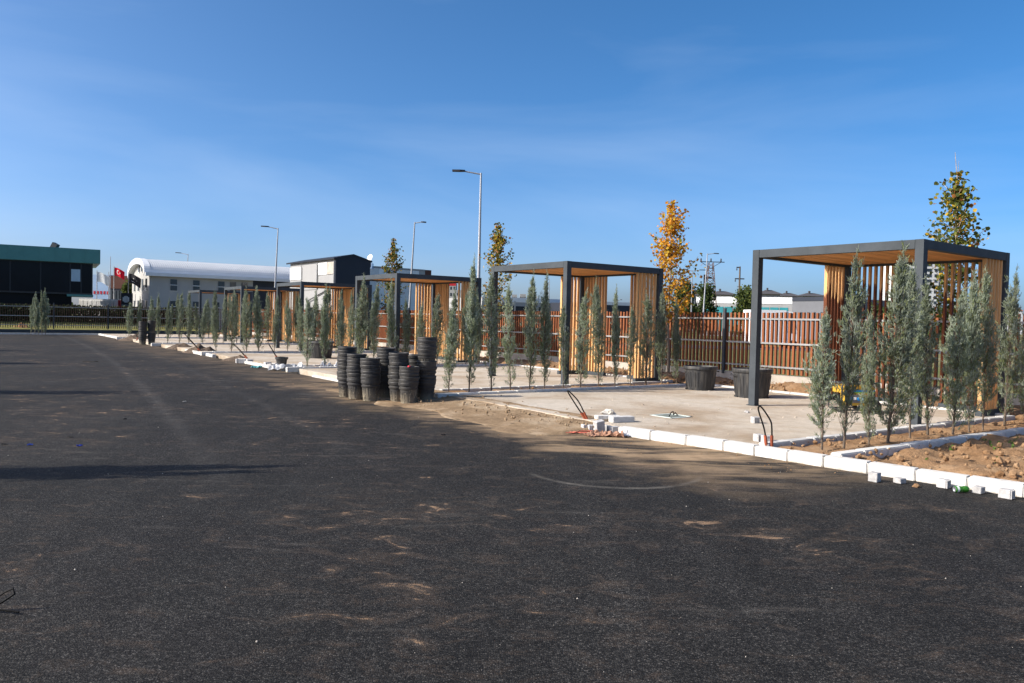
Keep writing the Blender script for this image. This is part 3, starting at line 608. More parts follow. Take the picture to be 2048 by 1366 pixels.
# ================================================================== GENERATOR + BUCKET
gl = G(1706, 824); gy = R(8)
m_yel = mat('yellow_enamel', (0.50, 0.30, 0.03), 0.5, 0.08, 5, 0, 60, 0, 0.5); m_blu = mat('blue_decal', (0.03, 0.26, 0.50), 0.4, 0.1, 5); m_lime = mat('green_decal', (0.25, 0.45, 0.06), 0.4)
m_gry = mat('grey_panel', (0.14, 0.14, 0.15), 0.5); m_blk = mat('black_rubber', (0.015, 0.015, 0.015), 0.7); m_sock = mat('blue_socket', (0.02, 0.20, 0.50), 0.4)
gn = thing('generator', 'yellow portable generator with blue stripe under the nearest pergola', 'generator', gl, gy)
fr = MB()
for y in (-0.22, 0.22):
    fr.path([(-.34, y, .06), (.34, y, .06), (.36, y, .10), (.36, y, .50), (.33, y, .54), (-.33, y, .54), (-.36, y, .50), (-.36, y, .10), (-.34, y, .06)], 0.014, 8)
for x, z in ((-.34, .06), (.34, .06), (-.33, .54), (.33, .54)): fr.path([(x, -.22, z), (x, .22, z)], 0.014, 8)
link('frame', fr.mesh('frame', m_dark, 50), gn)
tk = MB(); tk.prism([(-.30, -.20), (.30, -.20), (.30, .20), (-.30, .20)], .36, .46); tk.prism([(-.27, -.17), (.27, -.17), (.27, .17), (-.27, .17)], .46, .50); tko = link('fuel_tank', tk.mesh('fuel_tank', m_yel), gn)
link('filler_cap', MB().lathe([(.035, .50), (.035, .525), (0, .527)], 16).mesh('cap', m_dark), tko)
link('stripe', MB().box(-.29, .29, -.204, -.2005, .385, .425).mesh('stripe', m_blu), tko); link('stripe', MB().box(-.29, .29, -.204, -.2005, .366, .383).mesh('stripe', m_lime), tko)
link('front_panel', MB().box(-.29, .16, -.195, -.05, .14, .355).mesh('front_panel', m_yel), gn)
cp = link('control_panel', MB().box(-.24, .12, -.206, -.196, .19, .335).mesh('control_panel', m_gry), gn)
sk = MB().lathe([(.0, .018), (.03, .018), (.034, 0)], 14).mesh('socket', m_sock)
for x in (-.16, -.02, .07): link('socket', sk, cp, (x, -.206, .26), (R(90), 0, 0))
link('meter', MB().box(-.125, -.07, -.212, -.2065, .245, .29).mesh('meter', m_white), cp)
en = MB(); en.box(.18, .33, -.15, .15, .12, .35); 
for i in range(5): en.box(.175, .335, -.16, .16, .15 + i * .04, .165 + i * .04)
link('engine', en.mesh('engine', m_dark), gn)
wh = MB(); wh.lathe([(.05, -.03), (.10, -.035), (.12, -.02), (.12, .02), (.10, .035), (.05, .03), (.05, -.03)], 20); wme = wh.mesh('wheel', m_blk, 40)
for y in (-.27, .27): link('wheel', wme, gn, (.26, y, .12), (R(90), 0, 0))
for x in (-.28,): link('leg', MB().box(x - .02, x + .02, -.18, .18, 0, .06).mesh('leg', m_dark), gn)
bk = thing('bucket', 'white paint bucket with rag standing on the yellow generator', 'bucket', gn.matrix_basis @ Vector((-.02, 0, .527)))
link('body', MB().lathe([(0, 0), (.085, 0), (.10, .15), (.106, .152), (.106, .165), (.097, .165), (.085, .02), (0, .02)], 24).mesh('bucket', m_white, 40), bk)
rg_ = MB(); rg_.add([(-.09, -.02, .16), (.03, -.07, .17), (.09, .02, .16), (-.02, .08, .19), (.0, .0, .25), (.05, .0, .27)], [(0, 1, 4), (1, 2, 5), (1, 5, 4), (2, 3, 5), (3, 4, 5), (3, 0, 4)]); link('rag', rg_.mesh('rag', m_kgrey), bk)

# ================================================================== CABLE LOOPS
def cable_loop(base, pts, label, cond=0.16):
    """pts: loop offsets (right, forward, up) in metres from base"""
    c = thing('cable_loop', label, 'cable', base, 0, 'cable loops waiting at the bays')
    P = [Vector(p) for p in pts]; sm = []
    for i in range(len(P) - 1):
        a, b, d, e = P[max(i - 1, 0)], P[i], P[i + 1], P[min(i + 2, len(P) - 1)]
        for s in range(6):
            q = s / 6; sm.append(0.5 * ((2 * b) + (d - a) * q + (2 * a - 5 * b + 4 * d - e) * q * q + (3 * b - a - 3 * d + e) * q ** 3))
    sm.append(P[-1]); g = MB(); g.path(sm, 0.0105, 7); link('wire', g.mesh('wire', m_cable, 60), c)
    for e, n in ((P[0], P[1]), (P[-1], P[-2])):
        d = (n - e).normalized(); g = MB(); g.path([e - d * 0.03, e + d * cond], 0.021, 10); link('conduit', g.mesh('conduit', m_conduit, 50), c)
cable_loop(G(1548, 891), [(-0.10, 0, 0), (-0.13, 0, .20), (-0.20, 0.02, .42), (-0.21, 0.02, .49), (-0.17, 0.02, .49), (-0.06, 0, .33), (-.035, 0, .22), (-0.03, 0, 0)], 'black cable loop in red-brown conduits at the kerb by the nearest pergola', .13)
cable_loop(G(1168, 838), [(0.02, 0, 0), (-0.12, 0, .20), (-0.24, 0.02, .38), (-0.27, 0.03, .44), (-.22, .02, .41), (-0.09, 0, .27), (0.05, 0, 0)], 'black cable loop in red-brown conduits by the pile of paving blocks', .12)
for (px_, py_, s_, lb) in [(398, 702, -1, 'thin cable loop leaning beside the far white kerb stones'), (388, 690, -1, 'thin leaning cable loop near the far pot stacks'), (492, 717, -1, 'leaning cable loop behind the grey block pile far down the kerb'), (553, 718, -.6, 'small cable loop behind the small black tub'), (272, 680, .8, 'cable loop at the farthest end of the kerb')]:
    cable_loop(G(px_, py_), [(0.03, 0, 0), (s_ * .20, 0, .25), (s_ * .42, 0, .46), (s_ * .46, 0, .51), (s_ * .38, 0, .46), (s_ * .16, 0, .24), (0.06, 0, 0)], lb, .14)
cw = thing('cable_end', 'black wire loop at the left edge of the foreground asphalt', 'cable', G(-12, 1222, ROAD)); g = MB()
g.path([(-.05, 0, .0), (-.02, 0, .05), (.05, .01, .10), (.09, .02, .12), (.10, .02, .09), (.06, 0, .06), (0, -.02, .02), (.16, -.04, .012)], 0.006, 6); link('wire', g.mesh('wire', m_cable, 60), cw)

# ================================================================== LOOSE BLOCKS, RUBBLE, LITTER
def block_mesh(sx, sy, sz, seed, groove=False):
    bm = bmesh.new(); bmesh.ops.create_cube(bm, size=1); bmesh.ops.scale(bm, vec=(sx, sy, sz), verts=bm.verts); bmesh.ops.translate(bm, vec=(0, 0, sz / 2), verts=bm.verts)
    bmesh.ops.bevel(bm, geom=list(bm.edges), offset=0.005, segments=1, affect='EDGES'); bmesh.ops.subdivide_edges(bm, edges=list(bm.edges), cuts=2, use_grid_fill=True)
    for v in bm.verts: v.co += noise.noise_vector(v.co * 35 + Vector((seed, 0, 0))) * 0.0035
    if groove:
        for i in range(4):
            x = -sx / 2 + sx * (i + .5) / 4; r = bmesh.ops.create_cube(bm, size=1); bmesh.ops.scale(bm, vec=(sx / 9, 0.012, sz * .96), verts=r['verts']); bmesh.ops.translate(bm, vec=(x, -sy / 2 - 0.004, sz / 2), verts=r['verts'])
    me = bpy.data.meshes.new('paving_block'); bm.to_mesh(me); bm.free(); me.materials.append(m_paver); return me
def block(px_, py_, z, size, yaw, label, groove=False, tilt=(0, 0), group='loose concrete paving blocks', dz=0):
    p = G(px_, py_, z); p.z += dz
    return tag(link('paving_block', block_mesh(*size, seed=px_, groove=groove), None, p, (tilt[0], tilt[1], yaw)), label, 'paving block', group)
zr = ROAD + 0.002
block(1749, 963, zr, (.10, .10, .10), R(40), 'square grey block on the asphalt, leftmost along the right kerb')
block(1799, 966, zr, (.10, .09, .055), R(30), 'low rough grey block, second from the left along the right kerb')
block(1886, 975, zr, (.10, .10, .09), R(38), 'grooved pinkish block left of the green can', True)
block(1927, 972, zr, (.12, .10, .09), R(35), 'grey block right behind the green can')
block(1957, 986, zr, (.10, .09, .07), R(36), 'small pale block just right of the green can')
block(2012, 996, zr, (.11, .11, .09), R(40), 'ridged grey block at the right picture edge', True)
block(1510, 846, 0, (.11, .10, .10), R(15), 'grey grooved block standing alone on the sandy floor', True)
block(1517, 883, 0, (.11, .10, .10), R(20), 'left block of the pair beside the near cable loop', True)
block(1533, 886, 0, (.12, .10, .10), R(10), 'right block of the pair beside the near cable loop')
zb = ROAD + 0.002
block(1170, 862, zb, (.10, .10, .10), R(20), 'leftmost grey block of the pile at the kerb end')
block(1183, 863, zb, (.12, .10, .10), R(12), 'second block of the pile at the kerb end', True)
block(1213, 863, zb, (.10, .10, .10), R(30), 'fourth block of the pile at the kerb end', True)
block(1228, 866, zb, (.13, .10, .10), R(25), 'rightmost block of the pile at the kerb end')
block(1199, 866, zb, (.14, .11, .19), R(25), 'upright tilted block standing out of the pile at the kerb end', False, (R(6), R(-9)))
for i, (px_, py_) in enumerate([(478, 726), (485, 726.5), (492, 726), (499, 727), (535, 733), (543, 737), (552, 735)]):
    block(px_, py_, zb, (.2, .16, .14), random.random(), f'grey block, {ORD[i]} from the left in the far rubble before the small tub')
# lying kerb stones
for px_, py_, yaw, lb in [(1215, 842, 70, 'white kerb stone lying loose behind the block pile'), (1243, 844, 78, 'grey kerb stone lying on the sand right of the rubble lump')]:
    tag(link('loose_kerb_stone', KSG[0] if px_ > 1230 else KS[1], None, G(px_, py_, 0) + Vector((0, 0, .09)), (0, R(0), RZ + R(yaw)), (1, .8, .38)), lb, 'kerb stone')
# green drinks can
m_can = NT('green_can'); co = m_can.objco(); ff = m_can.noise(co, 30, 2); cc = m_can.ramp(m_can.xyz(m_can.raw)[2], [(0.0, (0.05, 0.22, 0.02)), (0.012, (0.05, 0.24, 0.02))])
cc = m_can.mix(m_can.ramp(ff, [(0.6, 0.0), (0.66, 0.7)]), cc, (0.35, 0.55, 0.20)); m_canm = m_can.fin(cc, 0.3, 0.4, 0.5)
m_alu = mat('aluminium', (0.55, 0.55, 0.56), 0.3, 0.05, 5, 0, 60, 0.9, 0.5)
cl = G(1922, 985, zr); cn = thing('drinks_can', 'crushed green drinks can lying against a grey block by the kerb', 'can', cl + Vector((0, 0, .034)), R(8))
b = MB(); b.lathe([(.026, -.075), (.033, -.066), (.033, -.02), (.028, .005), (.033, .03), (.033, .06), (.026, .072)], 24); o = link('body', b.mesh('can', m_canm, 40), cn, (0, 0, 0), (0, R(90), 0))
for s in (-1, 1): link('end', MB().lathe([(0, s * .070), (.023, s * .068), (.026, s * .0755), (.027, s * .073)], 24).mesh('end', m_alu, 40), cn, (0, 0, 0), (0, R(90), 0))
link('label_patch', MB().lathe([(.0335, -.06), (.0335, -.035)], 24).mesh('label', mat('can_white', (0.6, .65, .6), .4)), cn, (0, 0, 0), (0, R(90), 0))

def lump_mesh(seed, r, m, flat=0.7, rough=0.35, sub=3):
    bm = bmesh.new(); bmesh.ops.create_icosphere(bm, subdivisions=sub, radius=r)
    for v in bm.verts:
        n = noise.fractal(v.co / r * 1.3 + Vector((seed * 7.1, 0, 0)), 0.7, 2.2, 4); v.co *= 1 + n * rough; v.co.z = max(v.co.z * flat, -r * 0.25)
    me = bpy.data.meshes.new('lump'); bm.to_mesh(me); bm.free(); me.materials.append(m); return me
m_cl = mat('pale_rubble', (0.50, 0.47, 0.42), 0.95, 0.3, 14, 0.6, 40)
tag(link('rubble_lump', lump_mesh(3, .10, m_cl, .8, .8), None, G(1219, 829, .05), (0, 0, 1)), 'pale lump of broken concrete on the sand behind the block pile', 'rubble')
tag(link('stone', lump_mesh(5, .045, m_paver, .6, .5), None, G(1344, 823) if False else G(1494, 824, .015)), 'small grey stone on the sand by the near pergola front post', 'stone')
tag(link('stone', lump_mesh(6, .035, m_soil, .6, .5), None, G(1833, 972, ROAD + .012)), 'small brown clay lump on the asphalt between the kerb blocks', 'stone')
# clods in the planting bed and crumbs on the verge
def clods(name, n, ufn, r0, r1, m, seed, kind='stuff'):
    rnd = random.Random(seed); g = MB(); base = []
    for s in range(6):
        bm = bmesh.new(); bmesh.ops.create_icosphere(bm, subdivisions=1, radius=1)
        for v in bm.verts: v.co *= 1 + 0.45 * noise.noise(v.co * 1.4 + Vector((s * 5.3 + seed, 0, 0)))
        base.append(([v.co.copy() for v in bm.verts], [tuple(v.index for v in f.verts) for f in bm.faces])); bm.free()
    for _ in range(n):
        p = ufn(rnd); r = r0 + (r1 - r0) * rnd.random() ** 6; vs, fs = rnd.choice(base); rot = Matrix.Rotation(rnd.random() * 6.28, 3, 'Z') @ Matrix.Rotation(rnd.random() * 6.28, 3, 'X')
        g.add([p + (rot @ v) * r for v in vs], fs)
    return struct(link(name, g.mesh(name, m)), kind)
def bed(rnd): u = rnd.uniform(-7, -1.25); v = rnd.uniform(kv(u) + 0.22, 4.6) if rnd.random() < .4 else rnd.uniform(kv(u) + .22, 0.5); return S(u, v, rnd.uniform(-.035, .0) + .05 * rnd.random())
clods('soil_clods', 1500, bed, 0.006, 0.058, m_soil, 1)
clods('soil_crumbs', 900, lambda r: S(r.uniform(2, 14), r.uniform(3.1, 4.9), .05 + r.uniform(0, .05)), 0.01, 0.06, m_soil, 2)
def padp(rnd):
    k = rnd.choice([0, 0, 0, 1, 1, 2]); return S(rnd.uniform(HU[k] + .7, HU[k + 1] - .6), rnd.uniform(-4.3, 2.9), 0.004)
clods('floor_crumbs', 700, padp, 0.004, 0.022, m_pad, 3)
def edgep(rnd): u = rnd.uniform(-1.5, 12); return S(u, kv(u) - abs(rnd.gauss(0, .45)) - .02, ROAD + .003)
clods('ramp_crumbs', 900, lambda r: (lambda u: S(u, kv(u) + r.gauss(.1, .45), -.03 + .03 * r.random()))(r.uniform(2.2, 10.2)), 0.004, 0.03, m_dust, 8)
clods('road_edge_crumbs', 500, edgep, 0.003, 0.014, m_soil, 4)
clods('road_pebbles', 420, lambda r: (lambda y: Vector((r.uniform(-.75, .75) * y, y, ROAD + .002)))(2.6 + 22 * r.random() ** 1.4), 0.002, 0.006, m_conc, 6)
clods('hedge_crumbs', 420, lambda r: S(HU[r.choice([0, 0, 1])] + r.uniform(-.36, .5), r.uniform(-4, 2.8), -.01), 0.008, 0.035, m_soil, 7)
# heaps at the far kerb
def heap(px_, py_, r, h, m, label, z=ROAD):
    n = 14; g = MB(); c = G(px_, py_, z); vs = []; fs = []
    for i in range(n + 1):
        for k in range(24):
            a = 2 * math.pi * k / 24; q = r * i / n; x, y = c.x + q * math.cos(a) * 1.3, c.y + q * math.sin(a)
            hh = h * max(0, 1 - (i / n) ** 1.3) * (1 + .5 * noise.noise(Vector((x * 4, y * 4, 1)))) + .05 * noise.noise(Vector((x * 11, y * 11, 2))) * (1 - i / n)
            vs.append((x, y, z + hh - (0.02 if i == n else 0)))
    for i in range(n): fs += [(i * 24 + k, (i + 1) * 24 + k, (i + 1) * 24 + (k + 1) % 24, i * 24 + (k + 1) % 24) for k in range(24)]
    g.add(vs, fs); tag(link('dirt_heap', g.mesh('dirt_heap', m)), label, 'dirt heap')
heap(276, 681, .85, .34, m_rubble, 'dark dirt heap at the far end of the kerb, left of the far pots')
heap(362, 698, .55, .26, m_rubble, 'dark dirt heap just left of the loose white far kerb stones')
heap(402, 706, .60, .34, m_rubble, 'dark dirt heap in front of the loose white far kerb stones')
heap(479, 721, .50, .16, m_rubble, 'low dark heap behind the grey blocks far down the kerb')
heap(42, 664, .9, .55, m_soil, 'reddish soil heap beside the far left cypress clump', -.1)
# manhole pit frame in the floor
pc = G(1342, 832, .004); mh = thing('cable_pit', 'open square cable pit with pale frame set in the sandy floor', 'cable pit', pc, RZ)
m_pit = mat('pale_green_plastic', (0.55, 0.60, 0.55), 0.5, .1); fr = MB()
for a in range(4):
    fr.tbox(Matrix.Rotation(a * math.pi / 2, 4, 'Z') @ Matrix.Translation((0, .23, .003)), .50, .04, .008)
link('frame', fr.mesh('frame', m_pit), mh); link('lid', MB().box(-.21, .21, -.21, .21, -.004, 0.0015).mesh('lid', mat('pit_grey', (.20, .22, .19), .7)), mh)
g = MB(); g.path([(-.1, -.05, 0), (-.05, -.05, .07), (0.02, -.03, .075), (.06, 0, .02), (.12, .02, .05), (.2, .04, 0.0)], .009, 6); link('wire', g.mesh('wire', m_cable, 60), mh)
# litter
def sheet(name, px_, py_, z, sx, sy, amp, m, label, cat, yaw=0, seed=0):
    n = 12; vs = []; fs = []
    for i in range(n + 1):
        for j in range(n + 1):
            x, y = (i / n - .5) * sx, (j / n - .5) * sy; q = Vector((x / sx * 3.2 + seed, y / sy * 3.2, seed))
            vs.append((x * (1 + .25 * noise.noise(q)), y * (1 + .25 * noise.noise(q + Vector((3, 3, 0)))), .008 + amp * abs(noise.fractal(q, .8, 2, 3))))
    fs = [(i * (n + 1) + j, (i + 1) * (n + 1) + j, (i + 1) * (n + 1) + j + 1, i * (n + 1) + j + 1) for i in range(n) for j in range(n)]
    g = MB(); g.add(vs, fs); me = g.mesh(name, m)
    o = link(name, me, None, G(px_, py_, z), (0, 0, yaw)); sm = o.modifiers.new('thickness', 'SOLIDIFY'); sm.thickness = .003; return tag(o, label, cat)
m_card = mat('brown_paper', (0.34, 0.19, 0.125), 0.9, .2, 8); m_wpl = mat('white_plastic_film', (0.60, 0.60, 0.60), 0.35, .12, 6); m_clear = mat('grey_plastic_film', (0.36, 0.37, 0.38), 0.3, .25, 6)
sheet('torn_sack', 1190, 872, ROAD, .30, .20, .10, m_card, 'torn brown paper sack on the asphalt, left piece by the block pile', 'sack', .3, 1)
sheet('torn_sack', 1225, 873, ROAD, .34, .20, .11, m_card, 'torn brown paper sack on the asphalt, middle piece by the block pile', 'sack', -.2, 4)
sheet('torn_sack', 1257, 873, ROAD, .24, .16, .10, m_wpl, 'whitish end of the torn sack right of the block pile', 'sack', .1, 6)
sheet('plastic_sheet', 573, 741, ROAD, 1.0, .5, .30, m_wpl, 'white crumpled plastic in front of the small black tub', 'plastic sheet', .2, 2)
sheet('plastic_sheet', 612, 737, ROAD, 1.6, .7, .10, m_clear, 'flat grey plastic sheet right of the small black tub', 'plastic sheet', .2, 9)
sheet('plastic_sheet', 662, 741, ROAD, .6, .5, .4, m_wpl, 'upright crumpled white plastic just left of the pot stacks', 'plastic sheet', .2, 11)
sheet('plastic_bag', 757, 755, 0, .55, .45, .5, m_clear, 'tall crumpled grey plastic bag behind the pot stacks', 'plastic bag', .2, 12)
sheet('plastic_scrap', 513, 736, ROAD, .3, .2, .12, mat('turquoise_film', (.08, .35, .38), .4), 'turquoise plastic scrap by the far rubble', 'scrap', 0, 13)
sheet('foil_scrap', 350, 690, ROAD, .7, .4, .22, m_cl, 'pale crumpled scrap right of the far pot stacks', 'scrap', 0, 14)
sheet('orange_scrap', 1112, 856, ROAD, .16, .07, .05, mat('orange_plastic', (.60, .22, .02), .5), 'orange plastic scrap on the asphalt left of the block pile', 'scrap', 0, 15)
g = MB(); pr = random.Random(5); P = [Vector((.30 * math.cos(i * .9) * (.4 + .6 * pr.random()), .12 * math.sin(i * 1.3), .012 + .02 * pr.random())) for i in range(26)]
g.path(P, .005, 5); tag(link('red_cord', g.mesh('red_cord', mat('red_cord', (.45, .12, .08), .7), 60), None, G(1166, 867, ROAD)), 'tangled red cord beside the block pile', 'cord')
for px_, py_, col, lb in [(159, 893, (.02, .06, .45), 'blue plastic bit on the left asphalt'), (60, 891, (.02, .08, .4), 'small blue bit at the left asphalt, farther left'), (10, 890, (.01, .01, .012), 'black scrap at the left picture edge'), (140, 875, (.01, .01, .012), 'tiny black scrap left on the asphalt'), (249, 839, (.01, .01, .012), 'black twisted scrap between the two long shadows'), (369, 804, (.42, .40, .36), 'pale flat chip on the middle of the road'), (180, 724, (.10, .08, .06), 'dark stick lying far down the road'), (886, 871, (.01, .01, .012), 'black scrap on the asphalt below the pot stacks')]:
    sheet('road_scrap', px_, py_, ROAD, .06 if py_ > 750 else .4, .03, .02, mat('scrap', col, .6), lb, 'scrap', random.random(), px_)
# sparse weeds in the planting bed
rg = np.random.default_rng(4); C = []
for _ in range(70):
    u = rg.uniform(-6, -1.4); v = rg.uniform(kv(u) + .3, 2.5); p = S(u, v, -.01); k = 9
    C.append(np.array([p.x, p.y, p.z]) + np.abs(rg.normal(0, .018, (k, 3))) * np.array([1, 1, .9]))
C = np.concatenate(C); V, Q = leaf_quads(C, rg.uniform(.015, .04, len(C)), rg, -.4)
w = struct(link('weeds', npmesh('weeds', V, Q, leafmat('weed', [(.06, .12, .02), (.12, .2, .04)], .1))), 'stuff')

# grass bank and clipped hedge beyond the end fence
m_bank = leafmat('bank_grass', [(.11, .115, .03), (.17, .16, .05), (.22, .19, .08)], 0, 3, 0)
struct(strip('grass_bank', 57.4, 66, -30, 4.6, -0.2, 0.05, m_bank, 0.7, seed=6, low=lambda u, v: 0.95 * min(1, (u - 57.4) / 4.5)))
rg = np.random.default_rng(77); n = 22000; uu = 61.8 + rg.uniform(-.6, .6, n); vv = rg.uniform(-30, 3.8, n); zz_ = .6 + rg.random(n) * 1.25
C = np.array([tuple(S(a_, b_, c_)) for a_, b_, c_ in zip(uu, vv, zz_)]); V, Q = leaf_quads(C, rg.uniform(.10, .22, n), rg)
hd = thing('clipped_hedge', 'low dark clipped hedge on the grass bank behind the far end fence', 'hedge'); link('foliage', npmesh('foliage', V, Q, [leafmat('hedge_dark', [(.02, .03, .012), (.045, .06, .02)], 0, 3, .1)]), hd)

# ================================================================== LAMP POSTS
def lamp(px_, ytop, Y, label, arm=-1.25, lean=0.0, H=None, head=True, both=False):
    top = A(px_, ytop, Y); H = top.z + .2; L = thing('street_lamp', label, 'street lamp', (top.x, Y, -.2), 0, 'street lamps beyond the fence'); L.rotation_euler = (0, lean, 0)
    g = MB(); g.lathe([(.10, 0), (.09, 1.0), (.04, H - .1), (.04, H), (0, H)], 12); link('pole', g.mesh('pole', m_pole, 50), L)
    link('base_plate', MB().box(-.2, .2, -.2, .2, 0, .03).mesh('plate', m_pole), L)
    for a in ((arm, -arm) if both else (arm,)):
        sg = 1 if a > 0 else -1; g = MB(); g.path([(0, 0, H - .06), (a * .7, 0, H + .06 * abs(a))], [.035, .028], 8); am = link('arm', g.mesh('arm', m_pole, 50), L)
        h = MB(); x0, x1 = a * .62, a * 1.12; zc = H + .06 * abs(a)
        h.prism([(x0, -.06), (x0 + (x1 - x0) * .4, -.12), (x1, -.10), (x1, .10), (x0 + (x1 - x0) * .4, .12), (x0, .06)][::sg], zc - .03, zc + .045); link('lamp_head', h.mesh('lamp_head', m_dark), am)
lamp(962, 346, 36, 'tall nearest street lamp left of the second pergola, arm pointing left', -1.15)
lamp(548.5, 456, 61, 'street lamp before the arched white hall, arm pointing left', -1.15, R(2))
lamp(371, 508, 90, 'small distant street lamp by the arched hall gable, arm pointing left', -1.25, R(2))
lamp(819, 444, 55, 'leaning street lamp behind the third pergola, arm pointing right', .7, R(2.5))
lamp(1408, 507, 75, 'street lamp left of the lattice pylon, arm pointing right', .95, R(2.2))
lamp(1385, 541, 85, 'thin double-armed street lamp beside the orange tree', 1.2, 0, both=True)
lamp(1099, 558, 110, 'thin far lamp seen through the second pergola', -.6)
lamp(1235, 600, 100, 'short far lamp seen between the slat screens of the second pergola', .5)

# ================================================================== FAR BACKGROUND
def rot_at(x, y): return math.atan2(y, x)
m_teal = mat('teal_cladding', (0.06, 0.20, 0.19), 0.5, .08, 1, 0, 60, 0, .5, 0); m_glassd = mat('dark_glass', (0.008, 0.010, 0.014), 0.08, .2, .5, 0, 60, 0, .10, 0)
m_mull = mat('black_mullion', (0.035, 0.037, 0.042), .5, .1, 2, 0, 60, 0, .3, 0)
m_glassl = mat('sky_painted_glass', (0.30, 0.42, 0.52), 0.15, .2, .5, 0, 60, 0, .6, 0); m_win = mat('window_glass', (0.035, 0.045, 0.055), 0.1, .2, 1, 0, 60, 0, .5, .3)
m_lgrey = mat('light_grey_render', (0.37, 0.365, 0.35), .85, .06, .7, 0, 60, 0, .2, 0); m_mgrey = mat('grey_cladding', (0.30, 0.30, 0.30), .7, .07, .5, 0, 60, 0, .3, 0)
m_navy = mat('dark_navy_cladding', (0.022, 0.027, 0.04), .6, .1, .5, 0, 60, 0, .3, 0); m_roofw = mat('white_sheet_roof', (0.66, 0.67, 0.68), .45, .05, 1, 0, 60, 0, .4, 0)
m_redb = mat('red_panel', (.45, .02, .03), .5, .1, 1, 0, 60, 0, .3, 0); m_blueb = mat('pale_blue_glass', (.32, .44, .62), .2, .1, .4, 0, 60, 0, .5, 0); m_brown = mat('brown_cladding', (.10, .035, .022), .6, .1, 1, 0, 60, 0, .3, 0)
m_tile = mat('dark_roof_tiles', (.075, .072, .075), .8, .15, 2, 0, 60, 0, .2, 0); m_tealg = mat('teal_glass', (.03, .22, .25), .12, .3, .4, 0, 60, 0, .6, 0); m_asphf = mat('street_asphalt', (.09, .09, .09), .9, .1, .3)
def quadbox(g, a, b, depth, z0, z1, mi=0):
    """box whose front face runs a->b (world xy, a left, b right seen from the camera), depth backwards"""
    d = (Vector((b[0] - a[0], b[1] - a[1])).normalized()); n = Vector((-d.y, d.x))
    p = [Vector(a[:2]), Vector(b[:2]), Vector(b[:2]) + n * depth, Vector(a[:2]) + n * depth]
    return g.prism([(q.x, q.y) for q in p], z0, z1, mi)
def front(a, b, s, off=0.0):
    d = (Vector((b[0] - a[0], b[1] - a[1])).normalized()); n = Vector((d.y, -d.x)); L = math.hypot(b[0] - a[0], b[1] - a[1])
    return Vector(a[:2]) + d * s + n * off
def panel(g, a, b, s0, s1, z0, z1, off=.03, th=.05, mi=0):
    p0 = front(a, b, s0, off); p1 = front(a, b, s1, off); return quadbox(g, p0, p1, th, z0, z1, mi)
# dark glass building, far left
a = A(-160, 500, 68.2)[:2]; b = A(198, 500, 75)[:2]; ztop = A(198, 500, 75).z; zf = A(198, 528, 75).z; zs = A(190, 590, 75).z
gb = thing('glass_building', 'dark glass office building with teal fascia at the far left', 'building')
L = math.hypot(b[0] - a[0], b[1] - a[1])
g = MB(); quadbox(g, front(a, b, 0, .35), front(a, b, L + .1, .35), 9, zf, ztop); link('fascia', g.mesh('fascia', m_teal), gb)
for i in range(18):
    g = MB(); panel(g, a, b, L + .07 - (i + 1) * 1.22, L + .07 - i * 1.22 - .03, zf + .03, ztop - .05, .37, .04); link('fascia_panel', g.mesh('fascia_panel', m_teal), gb)
g = MB(); quadbox(g, a, front(a, b, L - .5), 8, zs, zf); link('upper_floor', g.mesh('upper_floor', m_mull), gb)
g = MB(); quadbox(g, a, front(a, b, L - 2.2, -.8), 7, -.2, zs); link('ground_floor', g.mesh('ground_floor', m_glassd), gb)
s = L - .55; k = 0
while s > .5:
    w = 0.9 if k in (0, 1) else 2.35
    g = MB(); panel(g, a, b, s - w + .06, s - .06, zs + .15, zf - .1, .05, .06)
    if k == 1: g2 = MB(); panel(g2, a, b, s - w + .08, s - .08, zs + 1.2, zf - .6, .10, .04); link('window_pane', g2.mesh('window_pane', m_glassl), gb)  # sky seen in this pane is put into its light blue colour
    link('window_pane', g.mesh('window_pane', m_glassd), gb); s -= w; k += 1
g = MB(); panel(g, a, b, L - 2.6, L - .45, zs - .2, zs, .06, 4); link('soffit_edge', g.mesh('soffit_edge', m_teal), gb)
g = MB(); q = front(a, b, L - 3.6, -1.5); g.tbox(Matrix.Translation((q.x, q.y, ztop + .2)) @ Matrix.Rotation(.5, 4, 'Y'), .5, .5, .6); link('roof_unit', g.mesh('roof_unit', m_mull), gb)
# arched hall
c0 = A(297, 546, 80); c1 = A(590, 546, 88.4); ze = c0.z; d = Vector((c1.x - c0.x, c1.y - c0.y)); HL = d.length; d.normalize(); n = Vector((-d.y, d.x)); wv_ = 10.5
hall = thing('arched_hall', 'long pale hall with white arched metal roof behind the cypresses', 'building', (c0.x, c0.y, -.2), math.atan2(d.y, d.x))
ze += .2; arc_ = [(wv_ * (.5 - .5 * math.cos(math.pi * i / 20)), 1.6 * math.sin(math.pi * i / 20) ** .85) for i in range(21)]
link('wall', MB().box(.1, 10.4, .1, wv_ - .1, 0, ze).mesh('wall', m_lgrey), hall); link('wall', MB().box(10.4, HL + 12, .08, wv_ - .1, 0, ze - .002).mesh('wall', m_navy), hall)
g = MB(); pr_ = [(0.12, y, ze + z) for y, z in arc_]; g.add(pr_ + [(0.12, wv_, ze - .1), (0.12, 0, ze - .1)], [tuple(range(23))]); link('gable', g.mesh('gable', m_lgrey), hall)
g = MB(); nx = 130
for i in range(nx):     # ribbed roof sheets
    x0 = -.35 + (HL + 12.3) * i / nx; x1 = -.35 + (HL + 12.3) * (i + .72) / nx; x2 = -.35 + (HL + 12.3) * (i + 1) / nx
    for (xa, xb, up) in ((x0, x1, .06), (x1, x2, 0.0)):
        vs = [(x, y, ze + z + up) for x in (xa, xb) for y, z in arc_]; m_ = len(arc_); g.add(vs, [(j, j + m_, j + m_ + 1, j + 1) for j in range(m_ - 1)])
link('roof', g.mesh('roof', m_roofw), hall)
g = MB()
